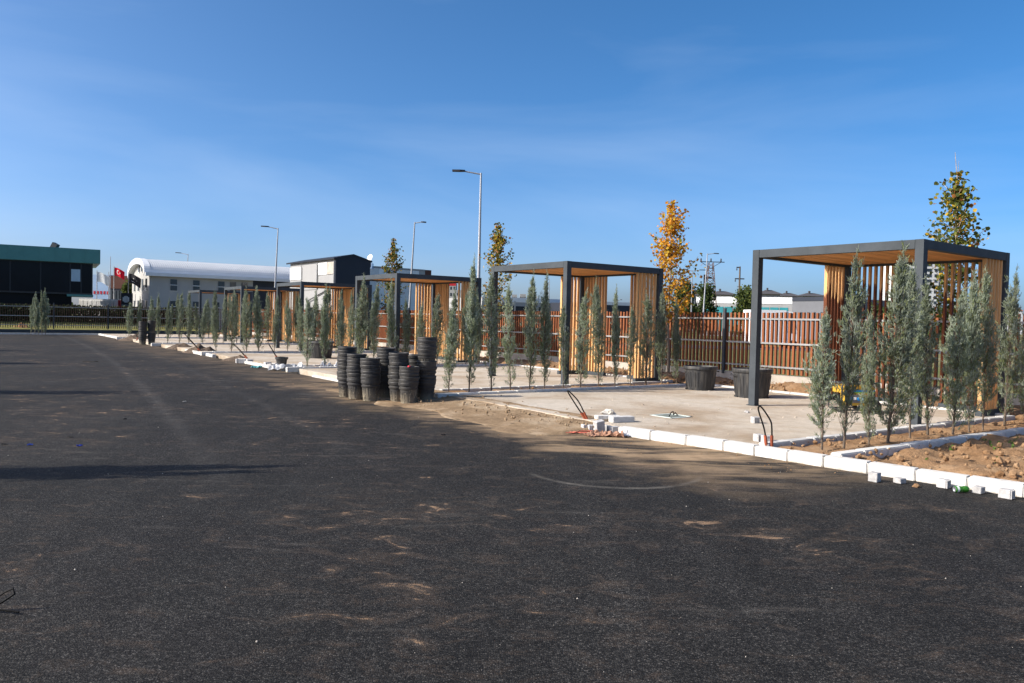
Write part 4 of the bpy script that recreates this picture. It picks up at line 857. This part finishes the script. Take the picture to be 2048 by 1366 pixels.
for j in range(20):
    (y0, z0), (y1, z1) = arc_[j], arc_[j + 1]; g.add([(-.4, y0, ze + z0 + .12), (-.4, y1, ze + z1 + .12), (-.4, y1 * .94 + wv_ * .03, ze + z1 * .86 - .25), (-.4, y0 * .94 + wv_ * .03, ze + z0 * .86 - .25),
             (.2, y0, ze + z0 + .12), (.2, y1, ze + z1 + .12), (.2, y1 * .94 + wv_ * .03, ze + z1 * .86 - .25), (.2, y0 * .94 + wv_ * .03, ze + z0 * .86 - .25)], [(0, 1, 2, 3), (3, 2, 6, 7), (0, 4, 5, 1)])
link('arch_trim', g.mesh('arch_trim', m_roofw), hall)
link('gutter', MB().box(-.35, HL + 12, -.45, .12, ze - .28, ze + .06).mesh('gutter', m_roofw), hall)
def hall_win(x, z, w=.62, h=1.15, face='side'):
    g = MB(); f2_ = MB()
    if face == 'side': g.box(x - w / 2, x + w / 2, .03, .16, z - h / 2, z + h / 2); f2_.box(x - w / 2 - .06, x + w / 2 + .06, .05, .12, z - h / 2 - .06, z - h / 2); f2_.box(x - w / 2 - .06, x + w / 2 + .06, .012, .12, z - .03, z + .03)
    else: g.box(.03, .16, x - w / 2, x + w / 2, z - h / 2, z + h / 2); f2_.box(.05, .12, x - w / 2 - .05, x + w / 2 + .05, z - h / 2 - .06, z - h / 2)
    wn = link('window', g.mesh('window', m_win), hall); link('frame', f2_.mesh('frame', m_white), wn)
for x in (2.4, 4.6, 7.1, 8.3, 9.5): hall_win(x, ze - 1.1)
for x in (2.4, 4.6, 6.6, 8.4): hall_win(x, ze - 3.3)
for y in (1.6, 3.8, 6.2, 8.6):
    hall_win(y, ze - 1.1, .7, 1.2, 'g'); hall_win(y, ze - 3.3, .7, 1.2, 'g')
hall_win(4.4, ze + .75, .5, .9, 'g'); hall_win(6.0, ze + .75, .5, .9, 'g')
# gabled industrial building
a1 = A(672, 515, 72); a0 = A(580, 526, 81); e1 = a1.z; dd = Vector((a1.x - a0.x, a1.y - a0.y)); LL = dd.length; dd.normalize()
ib = thing('industrial_building', 'grey industrial building with dark navy gable end left of centre', 'building', (a0.x, a0.y, -.2), math.atan2(dd.y, dd.x)); GW = 3.4; e1 += .2
link('wall', MB().box(0, LL - .02, .05, GW - .05, 0, e1 - .05).mesh('wall', m_mgrey), ib)
g = MB(); g.add([(LL, 0, 0), (LL, GW, 0), (LL, GW, e1 - .1), (LL, GW / 2, e1 + .35), (LL, 0, e1)], [(0, 1, 2, 3, 4)]); g.add([(LL - .3, 0, 0), (LL - .3, 0, e1), (LL, 0, e1), (LL, 0, 0)], [(0, 3, 2, 1)]); link('gable', g.mesh('gable', m_navy), ib)
g = MB(); g.add([(-.4, -.25, e1 - .02), (LL + .06, -.25, e1 - .02), (LL + .06, GW / 2, e1 + .42), (-.4, GW / 2, e1 + .42), (LL + .06, GW + .2, e1 - .1), (-.4, GW + .2, e1 - .1)], [(0, 1, 2, 3), (3, 2, 4, 5)]); ro = link('roof', g.mesh('roof', m_navy), ib); ro.modifiers.new('t', 'SOLIDIFY').thickness = .14
for x0, x1, z0, z1, m in ((.1, 3.2, -1.75, -.55, m_white), (7.3, 9.2, -1.45, -.35, m_white), (9.3, LL - .3, -1.45, -.35, m_conc), (3.4, 7.1, -2.8, -.5, m_mgrey), (.1, 3.2, -4.5, -1.9, m_mgrey), (7.3, LL - .3, -4.6, -1.6, m_mgrey)):
    link('wall_panel', MB().box(x0, x1, -.02, .06, e1 + z0, e1 + z1).mesh('wall_panel', m), ib)
for x in (3.3, 7.2, LL - .15): g = MB(); g.path([(x, -.12, .2), (x, -.12, e1 - .3)], .05, 6); link('downpipe', g.mesh('downpipe', m_mgrey), ib)
g = MB(); g.path([(5, -.12, e1 - 3.9), (LL - .3, -.12, e1 - 2.6)], .05, 6); link('pipe', g.mesh('pipe', m_dark), ib)
di = thing('satellite_dish', 'small white satellite dish beside the dark gable', 'satellite dish', A(741, 522, 75)); g = MB(); g.lathe([(0, 0), (.2, .03), (.36, .10)], 20); dsh = link('dish', g.mesh('dish', m_white, 60), di, (0, 0, .25), (R(70), 0, R(-40))); dsh.modifiers.new('t', 'SOLIDIFY').thickness = .02
g = MB(); g.path([(0, .05, -.6), (0, .05, .25)], .04, 6); link('mast', g.mesh('mast', m_dark), di)
# grey box building
p0 = A(735, 532, 80); p1 = A(862, 541, 85); bb = thing('grey_warehouse', 'flat-roofed grey warehouse behind the third pergola', 'building'); g = MB(); quadbox(g, p0[:2], p1[:2], 9, -.2, p0.z); link('wall', g.mesh('wall', m_lgrey), bb)
g = MB(); Lw = math.hypot(p1.x - p0.x, p1.y - p0.y); panel(g, p0[:2], p1[:2], Lw - .75, Lw + .03, -.2, p0.z + .02, .03, .6); link('corner_panel', g.mesh('corner_panel', m_brown), bb)
g = MB(); panel(g, p0[:2], p1[:2], 0, Lw - .8, p0.z - .12, p0.z + .04, .04, 1); link('parapet', g.mesh('parapet', m_mgrey), bb)
for i in range(5): g = MB(); panel(g, p0[:2], p1[:2], .1 + i * 1.22, .1 + i * 1.22 + 1.19, .3, p0.z - .15, .015, .05); link('wall_panel', g.mesh('wall_panel', m_white), bb)
g = MB(); quadbox(g, A(740, 527, 79)[:2], A(744, 527, 79)[:2], 1, p0.z - .3, A(742, 526, 79).z); link('vent', g.mesh('vent', m_blueb), bb)
# flags
def flag(px_, ytop, Y, cols, label, fw, fh, draw=None):
    top = A(px_, ytop, Y); fl = thing('flagpole', label, 'flagpole', (top.x, Y, -.2)); H = top.z + .2
    g = MB(); g.lathe([(.06, 0), (.035, H), (0, H + .02)], 8); link('pole', g.mesh('pole', m_pole, 50), fl)
    if not cols: return
    nx, nz = 16, 8; g = MB()
    def fp(sx, sz): 
        wave = .13 * math.sin(sx * 6.5 + sz * 1.2) * sx; return (sx * fw * .92 + .05, wave * fw, H - .15 - (1 - sz) * fh - sx * sx * fw * .42)
    vs = [fp(i / nx, j / nz) for i in range(nx + 1) for j in range(nz + 1)]
    fs = [(i * (nz + 1) + j, (i + 1) * (nz + 1) + j, (i + 1) * (nz + 1) + j + 1, i * (nz + 1) + j + 1) for i in range(nx) for j in range(nz)]
    g.add(vs, fs); cl_ = link('cloth', g.mesh('cloth', cols, 80), fl)
    if draw:
        for poly in draw:
            q = MB(); m_ = len(poly); q.add([Vector(fp(x, z)) + Vector((0, -.02, 0)) for x, z in poly], [tuple(range(m_))]); link('emblem', q.mesh('emblem', m_white), cl_)
mf_red = leafmat('red_flag_cloth', [(.55, .01, .03), (.62, .015, .035)], 0, 2, .3); mf_w = leafmat('pale_flag_cloth', [(.5, .53, .56), (.6, .62, .64)], 0, 2, .4); mf_k = leafmat('dark_flag_cloth', [(.03, .03, .035), (.04, .04, .045)], 0, 2, .2)
moon = [(.40 + .155 * math.cos(a), .5 + .26 * math.sin(a)) for a in np.linspace(.55, 5.73, 18)] + [(.435 + .125 * math.cos(a), .5 + .21 * math.sin(a)) for a in np.linspace(5.55, .73, 16)]
star = [(.63 + (.085 if i % 2 == 0 else .035) * math.cos(i * math.pi / 5 + math.pi), .5 + (.14 if i % 2 == 0 else .057) * math.sin(i * math.pi / 5 + math.pi)) for i in range(10)]
flag(194, 541, 86, mf_w, 'flagpole with a pale drooping flag, left of the red flag', 1.35, 1.05)
flag(228, 532, 84, mf_red, 'flagpole flying a red flag with white crescent and star', 1.1, .85, [moon, star])
flag(257, 544, 83, mf_k, 'flagpole with a dark flag, right of the red flag', 1.3, 1.0, [[(.35, .62), (.75, .55), (.75, .48), (.35, .55)], [(.2, .3), (.85, .22), (.85, .18), (.2, .26)]])
flag(221, 513, 95, None, 'tall thin bare mast between the flagpoles', 0, 0); flag(217.5, 544, 92, None, 'short bare pole just left of the red flag', 0, 0)
def simple_building(name, label, x0, x1, ytop, Y, m, depth=10, wins=None, mw=None, Y2=None, cat='building', bands=None, wall='wall'):
    p0 = A(x0, ytop, Y); p1 = A(x1, ytop, Y2 or Y); o = thing(name, label, cat); g = MB(); quadbox(g, p0[:2], p1[:2], depth, -.2, p0.z); link(wall, g.mesh(wall, m), o)
    W = math.hypot(p1.x - p0.x, p1.y - p0.y); H = p0.z
    for (s0, s1, z0, z1, mm, nm) in (bands or []):
        g = MB(); panel(g, p0[:2], p1[:2], s0 * W, s1 * W, z0 * H, z1 * H, .06, .1); link(nm, g.mesh(nm, mm), o)
    if wins:
        cols, rows, zb, zt, fx, fz = wins
        for r in range(rows):
            for c_ in range(cols):
                s0 = W * (c_ + .5 - fx / 2) / cols; s1 = W * (c_ + .5 + fx / 2) / cols; zc = H * (zb + (zt - zb) * (r + .5) / rows); hz = H * (zt - zb) / rows * fz / 2
                g = MB(); panel(g, p0[:2], p1[:2], s0, s1, zc - hz, zc + hz, .04, .08); link('window', g.mesh('window', mw or m_win), o)
    return o
simple_building('blue_building', 'pale blue building with rows of red windows behind the flags', 186, 219, 549, 125, m_blueb, 12, (5, 2, .28, .72, .55, .3), m_redb)
simple_building('brown_building', 'dark building with brown top behind the red flag', 219, 262, 551, 115, m_navy, 12, None, None, None, 'building', [(0, 1, .72, 1.0, m_brown, 'top_band')] + [(i / 6 + .02, i / 6 + .14, .1, .68, m_win, 'window') for i in range(6)])
wl = simple_building('white_container', 'low white container behind the end fence below the flags', 158, 238, 597, 82, m_white, 3, None, None, None, 'container', [(i / 9 + .01, i / 9 + .1, .1, .93, m_white, 'panel') for i in range(9)])
simple_building('red_pillar', 'red panel at the right end of the white container', 236, 241, 600, 81.5, m_redb, .5, None, None, None, 'panel', None, 'panel')
sg = thing('sign_board', 'black sign board with a round white striped logo', 'sign'); p0 = A(242, 586, 80); p1 = A(263, 586, 80); g = MB(); quadbox(g, p0[:2], p1[:2], .3, .3, p0.z); link('board', g.mesh('board', m_mull), sg)
cx, cz, rr_ = (p0.x + p1.x) / 2, p0.z - .62, .33
for i in range(5):
    x = -.26 + i * .13; hh = math.sqrt(max(0, rr_ ** 2 - x * x)); g = MB(); g.box(cx + x - .04, cx + x + .04, 79.90, 79.99, cz - hh, cz + hh); link('logo_bar', g.mesh('logo_bar', m_white), sg)
link('text_line', MB().box(cx - .42, cx + .42, 79.92, 79.99, cz - .62, cz - .56).mesh('text_line', m_lgrey), sg)
for x in (p0.x + .15, p1.x - .15): link('leg', MB().box(x - .05, x + .05, 80.0, 80.2, -.2, .3).mesh('leg', m_mull), sg)
# commercial strip seen through the second pergola
simple_building('retail_hall', 'long low retail hall with dark signboards beyond the second pergola', 964, 1120, 594, 190, m_mgrey, 25, None, None, 200, 'building',
    [(0, 1.0, .86, 1.02, m_roofw, 'roof_edge'), (.12, .40, .25, .74, m_navy, 'signboard'), (.42, .6, .25, .72, m_win, 'window'), (.60, .76, .2, .72, m_navy, 'signboard'), (.64, .72, .58, .70, m_white, 'sign_lettering'), (.62, .74, .28, .44, m_white, 'sign_lettering'), (.82, .90, .05, .35, m_redb, 'door'), (.05, .1, 0, .9, m_lgrey, 'pillar'), (.40, .42, 0, .9, m_lgrey, 'pillar')])
simple_building('retail_hall', 'dark-fronted far hall between the slat screens of the second pergola', 1200, 1330, 604, 180, m_navy, 20, (9, 1, .2, .7, .7, .8), m_win, 190, 'building', [(0, 1, .9, 1.02, m_roofw, 'roof_edge')])
rs_ = random.Random(3)
for i, (x0, x1, yt) in enumerate([(868, 880, 588), (893, 912, 566), (912, 940, 580), (940, 962, 586), (1024, 1034, 589), (1040, 1052, 588), (1062, 1075, 592)]):
    simple_building('apartment_block', ['low grey block, leftmost on the far skyline behind the third pergola', 'pale tower with red roof on the far skyline behind the third pergola', 'wide grey block right of the red-roofed far tower', 'grey block on the skyline just left of the tall lamp', 'tiny block on the skyline, left above the retail hall', 'tiny block on the skyline, middle above the retail hall', 'tiny block on the skyline, right above the retail hall'][i], x0, x1, yt, 620, m_lgrey, 14, (3, 5, .1, .95, .6, .5), m_win, None, 'building', [(0, 1, .93, 1.0, m_redb if i == 1 else m_mgrey, 'roof_band')])
# teal showroom and the houses
simple_building('showroom', 'low showroom with teal glass front and white flat roof', 1395, 1655, 595, 125, m_mgrey, 20, None, None, 118, 'building',
    [(-.01, 1.01, .85, 1.03, m_roofw, 'roof_edge')] + [(i / 14 + .004, (i + 1) / 14 - .004, .1, .76, m_tealg if i < 10 else m_mgrey, 'glass_pane') for i in range(1, 14)] + [(.16, .34, .46, .54, m_white, 'sign_lettering')])
m_annexe = mat('shaded_grey_cladding', (.13, .135, .15), .7, .07, .5, 0, 60, 0, .3, 0)  # shade on the annexe front is put into this darker grey
simple_building('grey_annexe', 'grey annexe with small square windows right of the showroom', 1585, 1665, 597, 112, m_annexe, 12, (6, 1, .35, .75, .28, .5), m_win, 106, 'building', [(0, 1.02, .93, 1.03, m_navy, 'roof_edge')])
def house(x0, x1, yt, ye, Y, label):
    p0 = A(x0, ye, Y); p1 = A(x1, ye, Y); zr_ = A(x0, yt, Y).z; W = p1.x - p0.x; h = thing('house', label, 'house', (p0.x, Y, -.2)); ze = p0.z + .2; zr_ += .2; D_ = W * .8
    link('wall', MB().box(0, W, 0, D_, 0, ze).mesh('wall', m_mgrey), h)
    g = MB(); o_ = .8; g.add([(-o_, -o_, ze), (W + o_, -o_, ze), (W + o_, D_ + o_, ze), (-o_, D_ + o_, ze), (W * .33, D_ * .5, zr_), (W * .67, D_ * .5, zr_)], [(0, 1, 5, 4), (1, 2, 5), (2, 3, 4, 5), (3, 0, 4), (3, 2, 1, 0)]); ro = link('roof', g.mesh('roof', m_tile), h)
    g = MB(); g.box(W * .36, W * .44, D_ * .3, D_ * .4, zr_ - 1.2, zr_ + .5); link('chimney', g.mesh('chimney', m_tile), ro)
    for i in range(4): w_ = link('window', MB().box(W * (.1 + .22 * i), W * (.22 + .22 * i), -.06, .1, ze - 2.3, ze - .7).mesh('window', m_win), h); link('frame', MB().box(W * (.1 + .22 * i) - .1, W * (.22 + .22 * i) + .1, -.09, .05, ze - 2.42, ze - 2.3).mesh('frame', m_lgrey), w_)
    g = MB(); g.box(W * .02, W * .98, -1.0, 0, ze - 2.9, ze - 2.75); link('balcony', g.mesh('balcony', m_lgrey), h)
house(1425, 1470, 581, 589, 190, 'house with dark hipped roof right of the lattice pylon'); house(1523, 1560, 579, 588, 200, 'house with dark hipped roof just right of the near pergola front post')
house(1562, 1598, 585, 592, 215, 'small dark-roofed house in the middle behind the showroom'); house(1605, 1650, 585, 592, 210, 'dark-roofed house at the right behind the showroom'); house(1382, 1408, 582, 591, 205, 'dark-roofed house between the background trees')
# white van passing beyond the fence
va = A(1501, 619, 62); vb_ = A(1604, 622, 62); W = vb_.x - va.x; vn = thing('white_van', 'long white delivery van beyond the fence before the showroom', 'van', (va.x, 62, -.2), 0); zt = va.z + .2
m_vwhite = mat('van_paint', (.75, .75, .75), .3, .03, 1, 0, 60, 0, .5, 0)
g = MB(); g.box(0, W * .70, 0, 1.9, .45, zt); link('cargo_box', g.mesh('cargo_box', m_vwhite), vn)
g = MB(); P_ = [(W * .70, .4), (W, .4), (W, .95), (W * .93, 1.2), (W * .83, zt - .12), (W * .70, zt - .05)]; g.add([(x, .05, z) for x, z in P_] + [(x, 1.85, z) for x, z in P_], [tuple(range(6)), tuple(range(11, 5, -1))] + [(i, i + 6, (i + 1) % 6 + 6, (i + 1) % 6) for i in range(6)]); cb = link('cab', g.mesh('cab', m_vwhite), vn)
g = MB(); P_ = [(W * .74, 1.2), (W * .90, 1.2), (W * .83, zt - .22), (W * .74, zt - .2)]; g.add([(x, .035, z) for x, z in P_], [(0, 1, 2, 3)]); link('side_window', g.mesh('side_window', m_win), cb)
g = MB(); g.add([(W * .945, .15, 1.22), (W * .945, 1.75, 1.22), (W * .85, 1.75, zt - .15), (W * .85, .15, zt - .15)], [(0, 1, 2, 3)]); link('windscreen', g.mesh('windscreen', m_win), cb)
wme2 = MB().lathe([(0, -.12), (.2, -.12), (.34, -.1), (.34, .1), (.2, .12), (0, .12)], 18).mesh('wheel', m_blk, 40)
for x in (W * .2, W * .85):
    for y in (.12, 1.78): link('wheel', wme2, vn, (x, y, .34), (R(90), 0, 0))
# apartment tower
ap = A(1788, 512, 450); aq = A(1886, 512, 450); W = aq.x - ap.x; H = ap.z + .2; tw = thing('apartment_tower', 'white high-rise apartment tower seen through the nearest pergola', 'building', (ap.x, 450, -.2))
link('wall', MB().box(0, W * .93, 0, 16, 0, H).mesh('wall', m_white), tw); link('side_wing', MB().box(W * .93, W * 1.05, 2, 16, 0, H - 3).mesh('side_wing', m_mgrey), tw)
fl_ = int(H / 3.05)
for f_ in range(fl_):
    for (x0, x1) in ((.03, .13), (.18, .30), (.36, .42), (.47, .60), (.66, .78), (.84, .90)): link('window', MB().box(W * x0, W * x1, -.12, .2, f_ * 3.05 + .8, f_ * 3.05 + 2.5).mesh('window', m_win), tw)
    link('balcony', MB().box(W * .17, W * .31, -1.0, 0, f_ * 3.05 + .2, f_ * 3.05 + .55).mesh('balcony', m_lgrey), tw)
link('parapet', MB().box(-.2, W * .94, -.2, 16, H, H + .8).mesh('parapet', m_lgrey), tw)
# lattice pylon, utility pole
lt = A(1422, 519, 100); H = lt.z + .2; py = thing('lattice_pylon', 'rusty lattice power pylon with crossarm and insulators', 'pylon', (lt.x, 100, -.2)); m_rust = mat('rusty_steel', (.17, .10, .075), .8, .3, 3)
def hw(z): return .75 * (1 - z / H) + .26
g = MB()
for sx in (-1, 1):
    for sy in (-1, 1): g.path([(sx * hw(0), sy * hw(0), 0), (sx * hw(H), sy * hw(H), H - .4)], .05, 4)
nz = 15
for i in range(nz):
    z0, z1 = (H - .5) * i / nz, (H - .5) * (i + 1) / nz
    for (ax, ay, bx, by) in ((-1, -1, 1, -1), (1, -1, 1, 1), (1, 1, -1, 1), (-1, 1, -1, -1)):
        a_, b_ = hw(z0), hw(z1); s_ = 1 if i % 2 else -1
        if s_ > 0: g.path([(ax * a_, ay * a_, z0), (bx * b_, by * b_, z1)], .032, 4)
        else: g.path([(bx * a_, by * a_, z0), (ax * b_, ay * b_, z1)], .032, 4)
        g.path([(ax * a_, ay * a_, z0), (bx * a_, by * a_, z0)], .026, 4)
link('lattice', g.mesh('lattice', m_rust), py); g = MB(); g.path([(-1.35, 0, H - .3), (1.7, 0, H - .3)], .07, 4); g.path([(-1.3, 0, H - .3), (0, 0, H - 1.1), (1.3, 0, H - .3)], .045, 4); link('crossarm', g.mesh('crossarm', m_dark), py)
im = MB().lathe([(.05, 0), (.11, .06), (.06, .14), (.11, .2), (.05, .4), (0, .42)], 10).mesh('insulator', m_dark)
for x in (-1.25, 0, 1.25): link('insulator', im, py, (x, 0, H - .25))
g = MB(); 
for z in (H - 2.4, H - 3.2): g.box(-.75, .1, -.3, .3, z, z + .22); g.box(-.85, -.6, -.05, .05, z - .3, z + .5)
link('switch_box', g.mesh('switch_box', m_dark), py)
ut = A(1480, 533, 130); H = ut.z + .2; up = thing('utility_pole', 'wooden utility pole with two short crossarms above the background tree', 'utility pole', (ut.x, 130, -.2)); g = MB(); g.lathe([(.2, 0), (.13, H), (0, H)], 8); link('pole', g.mesh('pole', m_bark, 60), up)
for z, w_ in ((H - .15, .55), (H - 2.0, .75)): q_ = link('crossarm', MB().box(-w_, w_ * (1 if z < H - 1 else .1), -.1, .1, z - .09, z + .09).mesh('crossarm', m_dark), up); link('insulator', im, q_, (-w_ + .05, 0, z - .5)); 
# background trees
def bg_tree(px_, ytop, ybase, Y, wpx, label, seed, mats):
    top = A(px_, ytop, Y); h = top.z + .2; rg = np.random.default_rng(seed); rnd = random.Random(seed); tr = thing('background_tree', label, 'tree', (top.x, Y, -.2), 0, 'trees beyond the fence'); rad = wpx / 2 / FPX * Y
    g = MB(); g.path([(0, 0, 0), (.05, 0, h * .4), (0, .05, h * .85)], [.14, .09, .03], 7); P = []
    nb = 34
    for b in range(nb):
        z = h * rnd.uniform(.16, .93); tt = z / h; r = rad * (math.sin(min(1, tt * 1.25 + .12) * math.pi * .86)) ** .6 * rnd.uniform(.55, 1.1) if tt < .9 else rad * .3; a = rnd.random() * 6.28
        e = Vector((r * .8 * math.cos(a), r * .8 * math.sin(a), z)); g.path([(0, 0, z * .75), e], [.04, .012], 4)
        q = rg.normal(0, 1, (95, 3)) * np.array([rad * .20, rad * .20, h * .055]) + np.array(tuple(e)); P.append(q)
    link('trunk', g.mesh('trunk', m_bark, 60), tr); C = np.concatenate(P); C = C[C[:, 2] > .3]; V, Q = leaf_quads(C, rg.uniform(.14, .30, len(C)), rg)
    mi = rg.integers(0, len(mats), len(C)); link('crown', npmesh('crown', V, Q, mats, np.concatenate([mi, mi])), tr)
l_bg1 = leafcol('leaf_bg_green', (.075, .105, .03)); l_bg2 = leafcol('leaf_bg_dark', (.04, .06, .02)); l_bg3 = leafcol('leaf_bg_lime', (.12, .14, .035))
bg_tree(1370, 563, 640, 92, 56, 'dark green roadside tree just right of the orange tree', 21, [l_bg1, l_bg2]); bg_tree(1412, 571, 640, 96, 44, 'green roadside tree behind the street lamp and pylon', 22, [l_bg1, l_bg2])
bg_tree(1490, 575, 640, 88, 52, 'light green roadside tree before the showroom', 23, [l_bg1, l_bg3, l_bg2]); bg_tree(257, 566, 620, 98, 28, 'sunlit green tree beside the arched hall gable', 24, [l_bg3, l_bg1])
for i, x in enumerate((1760, 1850, 1900, 1950)): bg_tree(x, 610 + (i % 2) * 5, 650, 70 + 9 * i, 62, f'low bushy tree beyond the fence behind the nearest pergola, {ORD[i]} from the left', 30 + i, [l_bg1, l_bg2])
# far wooded rise: one mass along the horizon
rg = np.random.default_rng(9); n = 15000; xx = rg.uniform(-900, 1500, n); hz = np.array([6 + 5 * noise.noise(Vector((x * .012, 0, 0))) + 3 * noise.noise(Vector((x * .06, 2, 0))) for x in xx])
C = np.stack([xx, 900 + rg.uniform(0, 60, n), rg.random(n) ** .6 * np.maximum(hz, 2)], 1); V, Q = leaf_quads(C, rg.uniform(1.5, 4.5, n), rg)
struct(link('far_wood', npmesh('far_wood', V, Q, [l_bg1, l_bg2], rg.integers(0, 2, 2 * n))), 'stuff')
for i, (x, yt, w_) in enumerate([(2026, 619, 8), (2037, 621, 9), (2012, 620, 7), (1975, 622, 9)]):
    p0 = A(x, yt, 520); h = thing('far_house', f'tiny far house with red roof near the right edge, {["second", "first", "third", "fourth"][i]} from the right', 'house', (p0.x, 520, -.2)); W = w_ / FPX * 520
    link('wall', MB().box(0, W, 0, 8, 0, p0.z).mesh('wall', m_white), h); g = MB(); g.add([(-.3, -.3, p0.z), (W + .3, -.3, p0.z), (W + .3, 8, p0.z), (-.3, 8, p0.z), (0, 4, p0.z + 1.8), (W, 4, p0.z + 1.8)], [(0, 1, 5, 4), (2, 3, 4, 5), (1, 2, 5), (3, 0, 4)]); link('roof', g.mesh('roof', mat('red_tiles', (.35, .12, .07), .8)), h)
g = MB(); g.add([(-200, 58, -.2), (200, 58, -.2), (200, 66, -.2), (-200, 66, -.2)], [(0, 1, 2, 3)])
struct(link('street', g.mesh('street', m_asphf)))
